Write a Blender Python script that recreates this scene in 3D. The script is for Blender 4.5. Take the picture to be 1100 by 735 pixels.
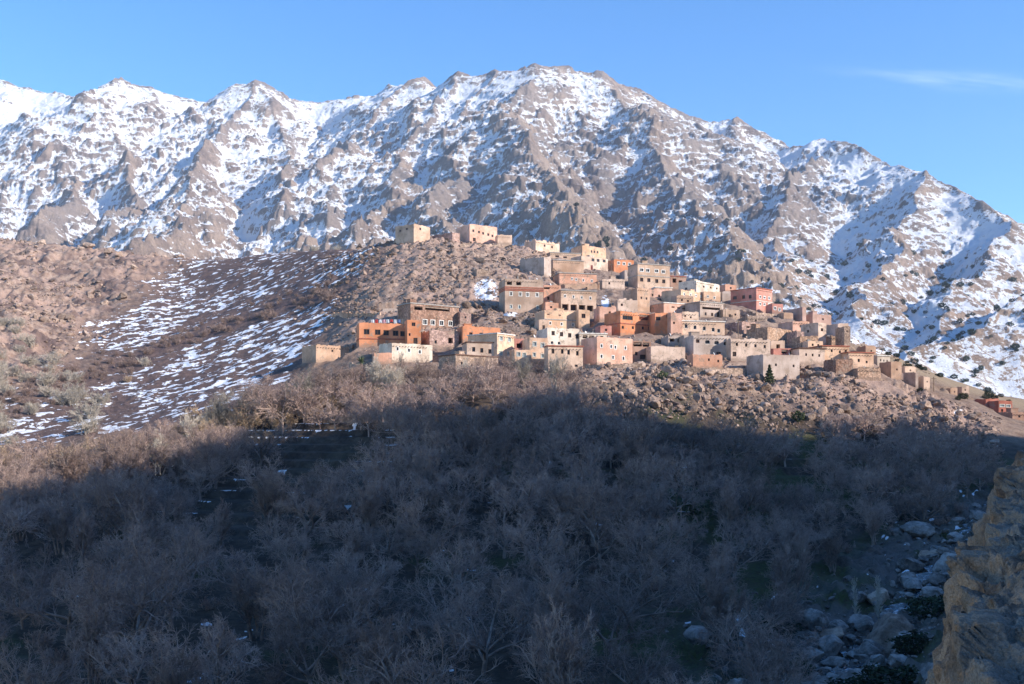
import bpy, bmesh, math, random
import numpy as np
from mathutils import Vector, Matrix

for _o in list(bpy.data.objects):
    bpy.data.objects.remove(_o)
S = bpy.context.scene
COL = S.collection
random.seed(7)

# ------------------------------------------------------------------ camera
F = 1150.0            # focal length in photo pixels (photo is 1100 wide)
HOR = 470.0           # eye-level row of the photo
cam_d = bpy.data.cameras.new("camera")
cam_d.sensor_width = 36.0
cam_d.lens = 36.0 * F / 1100.0
cam_d.shift_y = (HOR - 367.5) / 1100.0
cam_d.clip_start = 0.1
cam_d.clip_end = 30000
cam = bpy.data.objects.new("camera", cam_d)
cam.rotation_euler = (math.radians(90), 0, 0)
COL.objects.link(cam)
S.camera = cam

# ------------------------------------------------------------------ light
SUN_EL = math.radians(25)
SUN_AZ = math.radians(68)      # to the right of straight-behind-the-camera
SV = Vector((math.sin(SUN_AZ) * math.cos(SUN_EL), -math.cos(SUN_AZ) * math.cos(SUN_EL), math.sin(SUN_EL)))
sun_d = bpy.data.lights.new("sun", 'SUN')
sun_d.energy = 5.0
sun_d.angle = math.radians(0.5)
sun_d.color = (1.0, 0.905, 0.80)
sun = bpy.data.objects.new("sun", sun_d)
sun.rotation_euler = (-SV).to_track_quat('-Z', 'Y').to_euler()
sun.location = (300, -200, 400)
COL.objects.link(sun)

W = bpy.data.worlds.new("World")
S.world = W
W.use_nodes = True
nt = W.node_tree
nt.nodes.clear()
sky = nt.nodes.new('ShaderNodeTexSky')
sky.sky_type = 'NISHITA'
sky.sun_disc = False
sky.sun_elevation = SUN_EL
sky.sun_rotation = math.atan2(SV.x, SV.y)
sky.altitude = 1700
sky.air_density = 1.0
sky.dust_density = 0.6
sky.ozone_density = 1.6
bg = nt.nodes.new('ShaderNodeBackground')
bg.inputs['Strength'].default_value = 0.15
out = nt.nodes.new('ShaderNodeOutputWorld')
# thin cirrus streak high above the right-hand ridge (part of the sky)
tc = nt.nodes.new('ShaderNodeTexCoord')
sep = nt.nodes.new('ShaderNodeSeparateXYZ')
nt.links.new(tc.outputs['Generated'], sep.inputs[0])
def wm(op, a, b=None, c=None):
    n = nt.nodes.new('ShaderNodeMath'); n.operation = op
    for i, v in enumerate((a, b, c)):
        if v is None: continue
        if isinstance(v, (int, float)): n.inputs[i].default_value = v
        else: nt.links.new(v, n.inputs[i])
    return n.outputs[0]
wx = wm('DIVIDE', sep.outputs[0], wm('MAXIMUM', sep.outputs[1], 0.05))
wz = wm('DIVIDE', sep.outputs[2], wm('MAXIMUM', sep.outputs[1], 0.05))
cn = nt.nodes.new('ShaderNodeTexNoise'); cn.inputs['Scale'].default_value = 1.0; cn.inputs['Detail'].default_value = 5
cmb = nt.nodes.new('ShaderNodeCombineXYZ')
nt.links.new(wm('MULTIPLY', wx, 14.0), cmb.inputs[0]); nt.links.new(wm('ADD', wm('MULTIPLY', wz, 110.0), wm('MULTIPLY', wx, 12.0)), cmb.inputs[1])
nt.links.new(cmb.outputs[0], cn.inputs['Vector'])
du = wm('DIVIDE', wm('SUBTRACT', wx, 0.425), 0.085)
dv = wm('DIVIDE', wm('SUBTRACT', wz, wm('SUBTRACT', 0.334, wm('MULTIPLY', wm('SUBTRACT', wx, 0.42), 0.06))), 0.0075)
rr = wm('ADD', wm('MULTIPLY', du, du), wm('MULTIPLY', dv, dv))
cl = wm('MULTIPLY', wm('POWER', 2.718, wm('MULTIPLY', rr, -1.0)), wm('MULTIPLY', wm('MAXIMUM', wm('SUBTRACT', cn.outputs[0], 0.36), 0.0), 0.45))
mx = nt.nodes.new('ShaderNodeMix'); mx.data_type = 'RGBA'
nt.links.new(cl, mx.inputs['Factor'])
hs = nt.nodes.new('ShaderNodeHueSaturation')      # the clear, deep winter-mountain blue of the photograph
hs.inputs['Saturation'].default_value = 1.34; hs.inputs['Value'].default_value = 1.22; hs.inputs['Hue'].default_value = 0.505
nt.links.new(sky.outputs[0], hs.inputs['Color'])
nt.links.new(hs.outputs[0], mx.inputs['A'])
mx.inputs['B'].default_value = (9.0, 9.5, 10.5, 1)
nt.links.new(mx.outputs['Result'], bg.inputs['Color'])
nt.links.new(bg.outputs[0], out.inputs['Surface'])

S.view_settings.view_transform = 'Standard'
S.view_settings.look = 'None'
S.view_settings.exposure = 0.74
S.view_settings.gamma = 1.0
S.view_settings.use_curve_mapping = False
S.render.engine = 'CYCLES'
S.cycles.use_denoising = True
S.cycles.max_bounces = 4
S.cycles.diffuse_bounces = 3
S.cycles.glossy_bounces = 1
S.cycles.transmission_bounces = 1
S.cycles.volume_bounces = 0
S.cycles.caustics_reflective = False
S.cycles.caustics_refractive = False

# ------------------------------------------------------------------ helpers
def P(px, py, d):
    """point seen at photo pixel px,py at depth d"""
    return Vector(((px - 550.0) / F * d, d, (HOR - py) / F * d))

def hashf(ix, iy, seed):
    h = (ix.astype(np.int64) * 374761393 + iy.astype(np.int64) * 668265263 + seed * 1442695041) & 0xFFFFFFFF
    h = ((h ^ (h >> 13)) * 1274126177) & 0xFFFFFFFF
    return h ^ (h >> 16)

def perlin(x, y, seed=0):
    x0 = np.floor(x); y0 = np.floor(y)
    fx = x - x0; fy = y - y0
    u = fx * fx * fx * (fx * (fx * 6 - 15) + 10); v = fy * fy * fy * (fy * (fy * 6 - 15) + 10)
    def g(dx, dy):
        a = hashf(x0 + dx, y0 + dy, seed).astype(np.float64) * (2 * math.pi / 4294967296.0)
        return np.cos(a) * (fx - dx) + np.sin(a) * (fy - dy)
    n0 = g(0, 0) * (1 - u) + g(1, 0) * u
    n1 = g(0, 1) * (1 - u) + g(1, 1) * u
    return (n0 * (1 - v) + n1 * v) * 1.5

def fbm(x, y, wl, octv, seed=0, gain=0.5, lac=2.03):
    s = 0; a = 1.0; f = 1.0 / wl; tot = 0
    for k in range(octv):
        s = s + a * perlin(x * f + 13.7 * k, y * f - 7.3 * k, seed + k); tot += a
        a *= gain; f *= lac
    return s / tot

def ridged(x, y, wl, octv, seed=0, gain=0.5, lac=2.03):
    s = 0; a = 1.0; f = 1.0 / wl; w = 1.0; tot = 0
    for k in range(octv):
        n = 1 - np.abs(perlin(x * f + 5.1 * k, y * f + 9.2 * k, seed + k)) * 1.6
        n = np.clip(n, 0, 1) ** 2 * w
        w = np.clip(n * 1.7, 0, 1)
        s = s + a * n; tot += a
        a *= gain; f *= lac
    return s / tot

def cells(x, y, wl, seed=0):
    """worley: distance to nearest point and a random value of that cell"""
    x = x / wl; y = y / wl
    x0 = np.floor(x); y0 = np.floor(y)
    best = np.full(x.shape, 9.0); val = np.zeros(x.shape)
    for dx in (-1, 0, 1):
        for dy in (-1, 0, 1):
            h = hashf(x0 + dx, y0 + dy, seed)
            qx = x0 + dx + (h & 0xFFFF) / 65535.0
            qy = y0 + dy + ((h >> 16) & 0xFFFF) / 65535.0
            dd = (qx - x) ** 2 + (qy - y) ** 2
            m = dd < best
            best = np.where(m, dd, best)
            val = np.where(m, ((h >> 5) & 0x3FF) / 1023.0, val)
    return np.sqrt(best), val

def sst(a, b, x):
    t = np.clip((x - a) / (b - a), 0, 1)
    return t * t * (3 - 2 * t)

def grid_mesh(name, X, Y, Z, attrs=None, mat=None, smooth=True):
    n, m = X.shape
    me = bpy.data.meshes.new(name)
    co = np.stack([X, Y, Z], -1).reshape(-1, 3).astype(np.float32)
    idx = np.arange(n * m).reshape(n, m)
    q = np.stack([idx[:-1, :-1], idx[:-1, 1:], idx[1:, 1:], idx[1:, :-1]], -1).reshape(-1).astype(np.int32)
    nf = len(q) // 4
    me.vertices.add(n * m); me.vertices.foreach_set("co", co.ravel())
    me.loops.add(nf * 4); me.loops.foreach_set("vertex_index", q)
    me.polygons.add(nf); me.polygons.foreach_set("loop_start", np.arange(0, nf * 4, 4, dtype=np.int32))
    me.update(calc_edges=True)
    me.polygons.foreach_set("use_smooth", np.full(nf, smooth, dtype=bool))
    for k, a in (attrs or {}).items():
        at = me.attributes.new(k, 'FLOAT', 'POINT')
        at.data.foreach_set("value", a.reshape(-1).astype(np.float32))
    me.update()
    ob = bpy.data.objects.new(name, me)
    COL.objects.link(ob)
    if mat: me.materials.append(mat)
    return ob

def raw_mesh(name, verts, faces, mat, smooth=False):
    me = bpy.data.meshes.new(name)
    me.from_pydata([tuple(v) for v in verts], [], faces)
    me.polygons.foreach_set("use_smooth", np.full(len(me.polygons), smooth, dtype=bool))
    if mat: me.materials.append(mat)
    me.update()
    return me

def link(name, me, parent=None):
    o = bpy.data.objects.new(name, me)
    COL.objects.link(o)
    if parent: o.parent = parent
    return o

def tag(o, label=None, cat=None, group=None, kind=None):
    if label: o['label'] = label
    if cat: o['category'] = cat
    if group: o['group'] = group
    if kind: o['kind'] = kind
    return o

def empty(name, loc=(0, 0, 0), rz=0.0):
    o = bpy.data.objects.new(name, None)
    COL.objects.link(o)
    o.location = loc; o.rotation_euler = (0, 0, rz)
    o.empty_display_size = 0.5
    return o

# ---- node helpers
class NB:
    def __init__(s, name):
        s.m = bpy.data.materials.new(name); s.m.use_nodes = True
        s.t = s.m.node_tree
        s.b = s.t.nodes['Principled BSDF']
        s.b.inputs['Roughness'].default_value = 0.95
        s.b.inputs['Specular IOR Level'].default_value = 0.15
        g = s.t.nodes.new('ShaderNodeNewGeometry')
        s.pos = g.outputs['Position']; s.nrm = g.outputs['Normal']
    def put(s, sock, v):
        if hasattr(v, 'is_output'): s.t.links.new(v, sock)
        else:
            if isinstance(v, tuple) and len(v) == 3 and sock.type == 'RGBA': v = v + (1,)
            sock.default_value = v
    def math(s, op, a, b=None, clamp=False):
        n = s.t.nodes.new('ShaderNodeMath'); n.operation = op; n.use_clamp = clamp
        s.put(n.inputs[0], a)
        if b is not None: s.put(n.inputs[1], b)
        return n.outputs[0]
    def attr(s, name):
        n = s.t.nodes.new('ShaderNodeAttribute'); n.attribute_name = name
        return n.outputs['Fac']
    def noise(s, scale, detail=4, rough=0.55, vec=None, dist=0.0):
        n = s.t.nodes.new('ShaderNodeTexNoise')
        n.inputs['Scale'].default_value = scale; n.inputs['Detail'].default_value = detail
        n.inputs['Roughness'].default_value = rough; n.inputs['Distortion'].default_value = dist
        s.t.links.new(vec or s.pos, n.inputs['Vector'])
        return n.outputs['Fac']
    def voro(s, scale, feature='F1', vec=None, out='Distance'):
        n = s.t.nodes.new('ShaderNodeTexVoronoi'); n.feature = feature
        n.inputs['Scale'].default_value = scale
        s.t.links.new(vec or s.pos, n.inputs['Vector'])
        return n.outputs[out]
    def stretch(s, v3, rot=(0, 0, 0), vec=None):
        n = s.t.nodes.new('ShaderNodeMapping')
        n.inputs['Scale'].default_value = v3; n.inputs['Rotation'].default_value = rot
        s.t.links.new(vec or s.pos, n.inputs['Vector'])
        return n.outputs[0]
    def ramp(s, f, lo, hi, a=0.0, b=1.0):
        n = s.t.nodes.new('ShaderNodeMapRange'); n.interpolation_type = 'SMOOTHSTEP'
        s.put(n.inputs['Value'], f)
        n.inputs['From Min'].default_value = lo; n.inputs['From Max'].default_value = hi
        n.inputs['To Min'].default_value = a; n.inputs['To Max'].default_value = b
        return n.outputs[0]
    def mix(s, f, a, b):
        n = s.t.nodes.new('ShaderNodeMix'); n.data_type = 'RGBA'
        s.put(n.inputs['Factor'], f); s.put(n.inputs['A'], a); s.put(n.inputs['B'], b)
        return n.outputs['Result']
    def mul(s, col, f):
        n = s.t.nodes.new('ShaderNodeMix'); n.data_type = 'RGBA'; n.blend_type = 'MULTIPLY'
        n.inputs['Factor'].default_value = 1.0
        s.put(n.inputs['A'], col)
        c = s.t.nodes.new('ShaderNodeCombineColor')
        for i in range(3): s.put(c.inputs[i], f)
        s.t.links.new(c.outputs[0], n.inputs['B'])
        return n.outputs['Result']
    def bump(s, h, strength=0.5, dist=0.3):
        n = s.t.nodes.new('ShaderNodeBump')
        n.inputs['Strength'].default_value = strength; n.inputs['Distance'].default_value = dist
        s.t.links.new(h, n.inputs['Height'])
        s.t.links.new(n.outputs[0], s.b.inputs['Normal'])
    def color(s, c): s.put(s.b.inputs['Base Color'], c)
# ================================================================== GROUND (valley floor, knoll, left hill)
# per column of the photo: (depth, row where the bare ground is seen)
NEARROWS = {  # depth: rows at columns below
    30:  (-400, 1010, 0, 1010, 300, 1010, 600, 1020, 800, 1040, 880, 1050, 950, 1040, 1000, 1000, 1100, 960, 1300, 700, 1600, 560),
    60:  (-400, 900, 0, 905, 300, 900, 600, 910, 800, 930, 880, 950, 950, 940, 1000, 900, 1100, 850, 1300, 640, 1600, 520),
    90:  (-400, 745, 0, 745, 300, 745, 600, 748, 800, 762, 880, 782, 930, 780, 970, 765, 1000, 735, 1100, 690, 1300, 560, 1600, 450),
    120: (-400, 665, 0, 665, 300, 660, 600, 655, 800, 670, 880, 690, 940, 692, 980, 680, 1040, 655, 1100, 630, 1300, 520, 1600, 420),
    150: (-400, 605, 0, 605, 300, 588, 600, 585, 800, 605, 900, 622, 980, 618, 1020, 600, 1060, 590, 1100, 575, 1300, 500, 1600, 410),
    180: (-400, 560, 0, 560, 150, 545, 300, 525, 450, 518, 600, 520, 700, 525, 800, 545, 900, 565, 1000, 565, 1050, 553, 1100, 540, 1300, 485, 1600, 410),
    205: (-400, 535, 0, 530, 150, 512, 300, 488, 450, 476, 600, 486, 700, 495, 800, 510, 900, 522, 1000, 528, 1050, 528, 1100, 520, 1300, 480, 1600, 410),
}
COLS = {
    -400: (235, 520, 300, 440, 400, 360, 500, 300, 600, 262, 640, 255, 700, 268),
    -150: (235, 508, 260, 480, 300, 430, 400, 350, 500, 292, 600, 254, 640, 248, 700, 260),
    0:   (235, 500, 250, 480, 270, 455, 300, 418, 350, 372, 400, 338, 500, 288, 600, 256, 650, 262, 720, 280),
    60:  (235, 494, 260, 466, 280, 446, 310, 420, 350, 388, 400, 350, 500, 296, 580, 264, 630, 268, 700, 285),
    100: (235, 487, 260, 463, 290, 440, 320, 418, 350, 396, 400, 362, 500, 299, 560, 270, 610, 274, 680, 292),
    150: (235, 475, 260, 457, 290, 436, 320, 416, 350, 396, 400, 362, 450, 331, 500, 300, 555, 275, 600, 279, 680, 298),
    200: (235, 463, 260, 447, 290, 430, 320, 411, 350, 391, 400, 360, 450, 334, 500, 308, 555, 280, 600, 285, 680, 302),
    250: (235, 453, 260, 440, 290, 421, 320, 403, 350, 383, 400, 350, 450, 322, 500, 296, 545, 277, 600, 286, 680, 300),
    300: (235, 446, 260, 433, 280, 419, 310, 399, 350, 370, 400, 336, 450, 306, 490, 284, 535, 270, 580, 278, 660, 300),
    350: (235, 440, 260, 420, 280, 403, 310, 382, 350, 351, 400, 314, 450, 285, 490, 266, 530, 272, 600, 296),
    400: (235, 434, 260, 412, 280, 391, 310, 362, 350, 326, 400, 288, 440, 263, 480, 266, 540, 288, 600, 305),
    450: (235, 431, 260, 412, 280, 393, 310, 365, 350, 323, 400, 277, 440, 254, 480, 258, 540, 290, 600, 310),
    500: (235, 430, 260, 412, 280, 399, 310, 366, 350, 321, 400, 281, 440, 260, 475, 262, 540, 298, 600, 320),
    560: (235, 432, 260, 411, 280, 399, 310, 366, 350, 323, 400, 286, 440, 266, 470, 268, 540, 304, 600, 328),
    600: (235, 433, 260, 408, 280, 398, 310, 367, 350, 328, 400, 292, 435, 278, 465, 279, 540, 315, 600, 335),
    650: (235, 440, 260, 408, 280, 394, 310, 365, 350, 330, 400, 301, 430, 288, 460, 290, 540, 325, 600, 345),
    700: (235, 452, 260, 410, 280, 390, 310, 363, 350, 333, 390, 311, 415, 305, 450, 310, 540, 345, 600, 360),
    770: (235, 468, 260, 418, 280, 394, 310, 366, 340, 343, 370, 326, 395, 319, 430, 328, 520, 360, 600, 375),
    830: (235, 475, 260, 424, 280, 404, 300, 383, 325, 360, 345, 344, 370, 336, 410, 346, 500, 375, 600, 385),
    900: (235, 486, 255, 440, 275, 410, 295, 393, 320, 375, 340, 363, 355, 358, 400, 370, 500, 392, 600, 400),
    960: (235, 492, 255, 456, 275, 427, 295, 409, 320, 394, 340, 384, 355, 380, 400, 392, 500, 405, 600, 412),
    1000: (235, 497, 255, 466, 275, 440, 295, 424, 320, 411, 340, 403, 355, 400, 400, 410, 500, 418, 600, 422),
    1050: (235, 500, 255, 474, 275, 456, 300, 438, 330, 424, 355, 417, 400, 424, 500, 430, 600, 432),
    1100: (235, 502, 255, 482, 275, 468, 300, 454, 330, 442, 370, 431, 420, 438, 500, 440, 600, 440),
    1300: (235, 480, 255, 475, 300, 465, 370, 448, 420, 445, 500, 445, 600, 445),
    1600: (235, 420, 300, 430, 370, 435, 500, 440, 600, 440),
}
PXK = np.array(sorted(COLS), float)
LD = np.linspace(math.log(25), math.log(1800), 900)
_tab = []
for c in sorted(COLS):
    a = COLS[c]
    ds = list(a[0::2]); rows = list(a[1::2])
    near = []
    for d0, r in sorted(NEARROWS.items()):
        near.append((d0, np.interp(c, r[0::2], r[1::2])))
    ds = [q[0] for q in near] + ds; rows = [q[1] for q in near] + rows
    zs = [(HOR - r) / F * d for d, r in zip(ds, rows)]
    zend = 25.0
    ds += [ds[-1] + 120, 1000, 1800]; zs += [min(zs[-1], 45.0), zend, 20.0]
    zz = np.interp(np.exp(LD), ds, zs)
    _tab.append(zz)
_tab = np.array(_tab)
# smooth along depth a little, interpolate across columns with a smooth spline-like (catmull) step
def _smooth(a, k, axis):
    ker = np.ones(k) / k
    for _ in range(2):
        a = np.apply_along_axis(lambda v: np.convolve(np.pad(v, k // 2, mode='edge'), ker, 'valid'), axis, a)
    return a
_tab = _smooth(_tab, 7, 1)
PXD = np.arange(-400, 1601, 4.0)
TAB = np.array([np.interp(PXD, PXK, _tab[:, j]) for j in range(_tab.shape[1])]).T
TAB = _smooth(TAB, 9, 0)

def ground_smooth(x, y):
    x = np.asarray(x, float); y = np.asarray(y, float)
    px = np.clip(550 + F * x / np.maximum(y, 1.0), -400, 1600)
    ld = np.log(np.clip(y, 25.1, 1790))
    i = (px + 400) / 4.0; j = (ld - LD[0]) / (LD[1] - LD[0])
    i0 = np.clip(i.astype(int), 0, len(PXD) - 2); j0 = np.clip(j.astype(int), 0, len(LD) - 2)
    fi = i - i0; fj = j - j0
    return (TAB[i0, j0] * (1 - fi) * (1 - fj) + TAB[i0 + 1, j0] * fi * (1 - fj)
            + TAB[i0, j0 + 1] * (1 - fi) * fj + TAB[i0 + 1, j0 + 1] * fi * fj)

def depth_at(px, py, dmin=60, dmax=460):
    """depth at which the smooth ground is seen at a photo pixel (first hit)"""
    d = np.linspace(dmin, dmax, 1600)
    z = ground_smooth((px - 550) / F * d, d)
    row = HOR - z / d * F
    k = np.where(row <= py)[0]
    if len(k) == 0: return float(d[np.argmin(row)])
    return float(d[k[0]])

# the stream bed runs down the gully on the right
STREAM = [P(*q) for q in ((1075, 535, 192), (1050, 552, 172), (1015, 585, 155), (985, 622, 138), (930, 665, 122),
                           (890, 690, 110), (905, 735, 98), (940, 790, 86), (990, 900, 70))]
def dist_poly(x, y, pts):
    best = np.full(np.shape(x), 1e9)
    for a, b in zip(pts[:-1], pts[1:]):
        dx, dy = b[0] - a[0], b[1] - a[1]
        t = np.clip(((x - a[0]) * dx + (y - a[1]) * dy) / (dx * dx + dy * dy), 0, 1)
        best = np.minimum(best, np.hypot(x - a[0] - t * dx, y - a[1] - t * dy))
    return best

def gully_px(d):
    return np.interp(d, [200, 240, 250, 290, 340, 410, 450, 500, 560], [-170, -40, 0, 85, 150, 235, 290, 330, 360])

def lit_px(d):
    return np.interp(d, [240, 250, 285, 345, 440, 500, 555, 600], [-60, -40, 20, 70, 130, 165, 200, 230])
def gully_d(px):
    return np.interp(px, [-100, 0, 100, 200, 300, 400], [235, 275, 340, 390, 408, 388])

def rocky_mask(px, d):
    """1 on the bare stony faces of the knoll and of the left hill"""
    face = sst(600, 660, px) * (1 - sst(1040, 1090, px)) * sst(236, 248, d + 0 * px) * (1 - sst(288, 305, d))
    top = sst(385, 430, px) * (1 - sst(600, 640, px)) * sst(318, 335, d) * (1 - sst(470, 500, d))
    lump = sst(300, 400, px) * (1 - sst(560, 600, px)) * sst(290, 310, d) * (1 - sst(470, 500, d)) * 0.8
    left = (1 - sst(lit_px(d) - 40, lit_px(d) + 30, px)) * sst(285, 330, d)
    vill = 0.45 * sst(400, 440, px) * (1 - sst(960, 1000, px)) * sst(270, 285, d)
    return np.maximum.reduce([face, top, lump, left, vill])

HOUSE_PADS = []   # filled by the houses: (cx, cy, cos, sin, u0, u1, v0, v1, z)

def ground_detail(x, y):
    px = 550 + F * x / np.maximum(y, 1.0)
    d = y
    z = ground_smooth(x, y)
    rk = rocky_mask(px, d)
    n1 = fbm(x, y, 45, 4, 11)
    z = z + n1 * (1.2 + 1.2 * rk) * sst(230, 290, d)
    z = z + fbm(x, y, 18, 3, 15) * 0.8
    c1, v1 = cells(x + 2 * fbm(x, y, 9, 2, 3), y, 5.0, 21)
    c2, v2 = cells(x, y + 0.6 * fbm(x, y, 4, 2, 5), 2.3, 22)
    lump = np.clip(0.62 - c1, 0, 1) * (v1 ** 2) * 3.2 + np.clip(0.6 - c2, 0, 1) * (v2 ** 2) * 1.6
    r2 = ridged(x * 1.0, y * 0.7, 7, 4, 31) * 1.0
    z = z + rk * (lump * 1.0 + r2 * 1.1 - 0.6)
    z = z + (1 - rk) * ridged(x, y, 5, 3, 41) * 0.28
    # broken outcrops on the far left hillside and the left flank
    lf = (1 - sst(lit_px(d) - 40, lit_px(d) + 40, px)) * sst(290, 350, d) * (1 - sst(640, 680, d))
    fl = sst(lit_px(d) - 40, lit_px(d) + 20, px) * (1 - sst(380, 430, px)) * sst(250, 290, d)
    oc = np.clip(fbm(x, y * 0.8, 34, 5, 45, gain=0.6) - 0.02, 0, 1)
    z = z + lf * (oc * 9 + (ridged(x, y, 15, 4, 47) - 0.35) * 2.2) + fl * (fbm(x, y, 9, 4, 49, gain=0.6) * 1.1)
    # dry-stone terraces in the shaded gardens below the village
    ter = sst(150, 165, d) * (1 - sst(228, 242, d)) * sst(120, 200, px) * (1 - sst(860, 940, px))
    hgt = 1.5
    q = (z + 0.5 * n1) / hgt
    fr = q - np.floor(q)
    z = z + ter * hgt * (sst(0.72, 0.95, fr) - fr) * 0.85
    # stream bed
    sd = dist_poly(x, y, STREAM)
    bed = 1 - sst(2.5, 9, sd)
    z = z - bed * 1.6
    c3, v3 = cells(x, y, 2.6, 61)
    c4, v4 = cells(x + .3 * fbm(x, y, 2, 2, 65), y, 1.2, 63)
    nearb = (1 - sst(9, 24, sd))
    z = z + nearb * (np.clip(0.6 - c3, 0, 1) * v3 * 2.6 + np.clip(0.6 - c4, 0, 1) * v4 * 1.0 + (ridged(x, y, 6, 4, 67) - .35) * 1.3)
    return z, px, rk, ter, sd, fr

GN_C, GN_R = 1150, 1150
def build_ground():
    gx = np.linspace(-180, 1250, GN_C)
    # rows: dense where the village and the slopes are
    dd = np.concatenate([np.exp(np.linspace(math.log(28), math.log(150), 190, endpoint=False)),
                         np.linspace(150, 235, 170, endpoint=False), np.linspace(235, 470, 500, endpoint=False),
                         np.linspace(470, 700, 230, endpoint=False), np.exp(np.linspace(math.log(700), math.log(1700), 60))])
    PXg, D = np.meshgrid(gx, dd)
    X = (PXg - 550) / F * D; Y = D
    Z, px, rk, ter, sd, fr = ground_detail(X, Y)
    for (cx, cy, ca, sa, u0, u1, v0, v1, pz) in HOUSE_PADS:
        rlo = np.searchsorted(dd, cy - 14); rhi = np.searchsorted(dd, cy + 22)
        xs = X[rlo:rhi]; ys = Y[rlo:rhi]
        u = (xs - cx) * ca + (ys - cy) * sa; v = -(xs - cx) * sa + (ys - cy) * ca
        ins = (u > u0 - 1.0) & (u < u1 + 1.0) & (v > v0 - 1.6) & (v < v1)
        zz = Z[rlo:rhi]
        # cut into the slope in front of and beside the walls
        zz[ins] = np.minimum(zz[ins], pz + 0.1 + 0.25 * fbm(xs[ins], ys[ins], 3, 2, 5))
        soft = (u > u0 - 3.5) & (u < u1 + 3.5) & (v > v0 - 5) & (v < v1) & ~ins
        ex = np.maximum.reduce([u0 - 1.0 - u, u - u1 - 1.0, v0 - 1.6 - v, np.zeros_like(u)])
        zz[soft] = np.minimum(zz[soft], pz + 0.2 + ex[soft] * 0.75)
        # fill below walls that would hang in the air
        fill = (u > u0 - 0.5) & (u < u1 + 0.5) & (v > v0 - 0.6) & (v < v1)
        zz[fill] = np.maximum(zz[fill], pz - 0.35)
        ex2 = np.maximum.reduce([u0 - 0.5 - u, u - u1 - 0.5, v0 - 0.6 - v, np.zeros_like(u)])
        bankf = (ex2 > 0) & (ex2 < 6) & (v < v1)
        zz[bankf] = np.maximum(zz[bankf], pz - 0.4 - ex2[bankf] * (0.75 + 0.3 * fbm(xs[bankf], ys[bankf], 2.5, 3, 6)))
    # --- snow
    st2 = fbm(X * 0.9, Y * 1.0, 3.4, 4, 77, gain=0.7)
    big = fbm(X, Y, 60, 2, 73)
    # left flank of the knoll and the hollow
    gl = lit_px(D); gdd = gully_d(px)
    ua = X * 0.9 + Z * 0.43; uc = Z * 0.9 - X * 0.43 + D * 0.12       # along / across the tilted strata of the slope
    st = fbm(ua + 2 * fbm(X, D, 14, 2, 75), uc * 4.2, 9, 5, 71, gain=0.66)
    rim = np.interp(D, [240, 300, 330, 365, 400, 440, 480, 560], [300, 335, 352, 375, 402, 428, 440, 440])
    reg = sst(gl - 45, gl + 45, px + 40 * st + 45 * big) * (1 - sst(rim - 30, rim + 14, px + 25 * st2)) * sst(236, 258, D) * (1 - sst(545, 575, D))
    gul = np.exp(-((D - gdd) / 13.0) ** 2) * sst(gl - 30, gl + 30, px) * (1 - sst(rim - 40, rim, px))
    snow = reg * sst(-0.16, 0.54, st * 1.05 + st2 * 1.0 + np.clip(big, -1, 0.12) * 0.7) * (1 - 0.92 * gul)
    reg2 = reg
    # patch by the terraced house and a few others, behind crest on the right
    def patch(cx, cy, rx, ry, amt):
        row = HOR - Z / D * F
        return amt * np.exp(-(((px - cx) / rx) ** 2 + ((row - cy) / ry) ** 2)) * sst(-0.1, 0.35, st2 + 0.35)
    for a in ((522, 312, 14, 14, 1.1), (548, 338, 10, 5, .9), (650, 325, 5, 9, 1.0), (920, 362, 14, 9, 1.0), (945, 376, 12, 6, .9),
              (755, 397, 6, 3, .9), (1030, 443, 7, 4, .9), (722, 366, 10, 4, .6), (300, 375, 40, 12, .5)):
        snow = np.maximum(snow, patch(*a))
    # snow on the treads of the terraces in the shade, broken thin lines
    tl = 0.85 * ter * sst(0.90, 0.975, fr) * sst(0.05, 0.2, fbm(X, Y * 0.3, 9, 4, 79)) * sst(120, 180, px) * (1 - sst(450, 520, px)) * sst(150, 165, D)
    few = sst(0.50, 0.58, fbm(X, Y, 5, 3, 83)) * (1 - sst(225, 240, D)) * 0.9
    snow = np.maximum.reduce([snow, tl * 1.2, few])
    green = sst(0.05, 0.3, fbm(X, Y, 22, 3, 91) + 0.25 * sst(640, 760, px) * (1 - sst(255, 262, D)) - 0.1) * (1 - sst(232, 262, D)) 
    green = np.maximum(green, 0.8 * sst(0.1, 0.4, fbm(X, Y, 8, 3, 93)) * np.exp(-((px - 720) / 90.0) ** 2) * (1 - sst(256, 270, D)) * sst(225, 240, D))
    green = green * (1 - 0.85 * ter * (px < 520))
    bank = (1 - sst(5, 20, sd)) * sst(-.35, .1, fbm(X, Y, 7, 3, 95))
    near_st = (1 - sst(8, 26, sd)) * sst(2.5, 6, sd)
    green = np.maximum(green, near_st * sst(0.0, 0.25, fbm(X, Y, 9, 3, 97)))
    snow = np.maximum(snow, (1 - sst(10, 22, sd)) * sst(0.44, 0.5, fbm(X, Y, 3, 3, 99)))
    tan_ = sst(860, 960, px - (D - 320) * 0.5) * sst(318, 335, D)
    dark = np.maximum(gul, np.maximum(reg, 0.8 * reg2) * 0.85)  # dark gully, and flank soil deepened to stand in for grazing shade
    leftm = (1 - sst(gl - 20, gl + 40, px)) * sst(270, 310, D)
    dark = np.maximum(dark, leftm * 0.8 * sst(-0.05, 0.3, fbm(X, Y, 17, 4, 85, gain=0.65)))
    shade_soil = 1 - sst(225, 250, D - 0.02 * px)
    return grid_mesh('ground', X, Y, Z, dict(snow=snow, rocky=rk, green=green, bank=bank, tan=tan_, dark=dark, soil=shade_soil), mat_ground())

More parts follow.
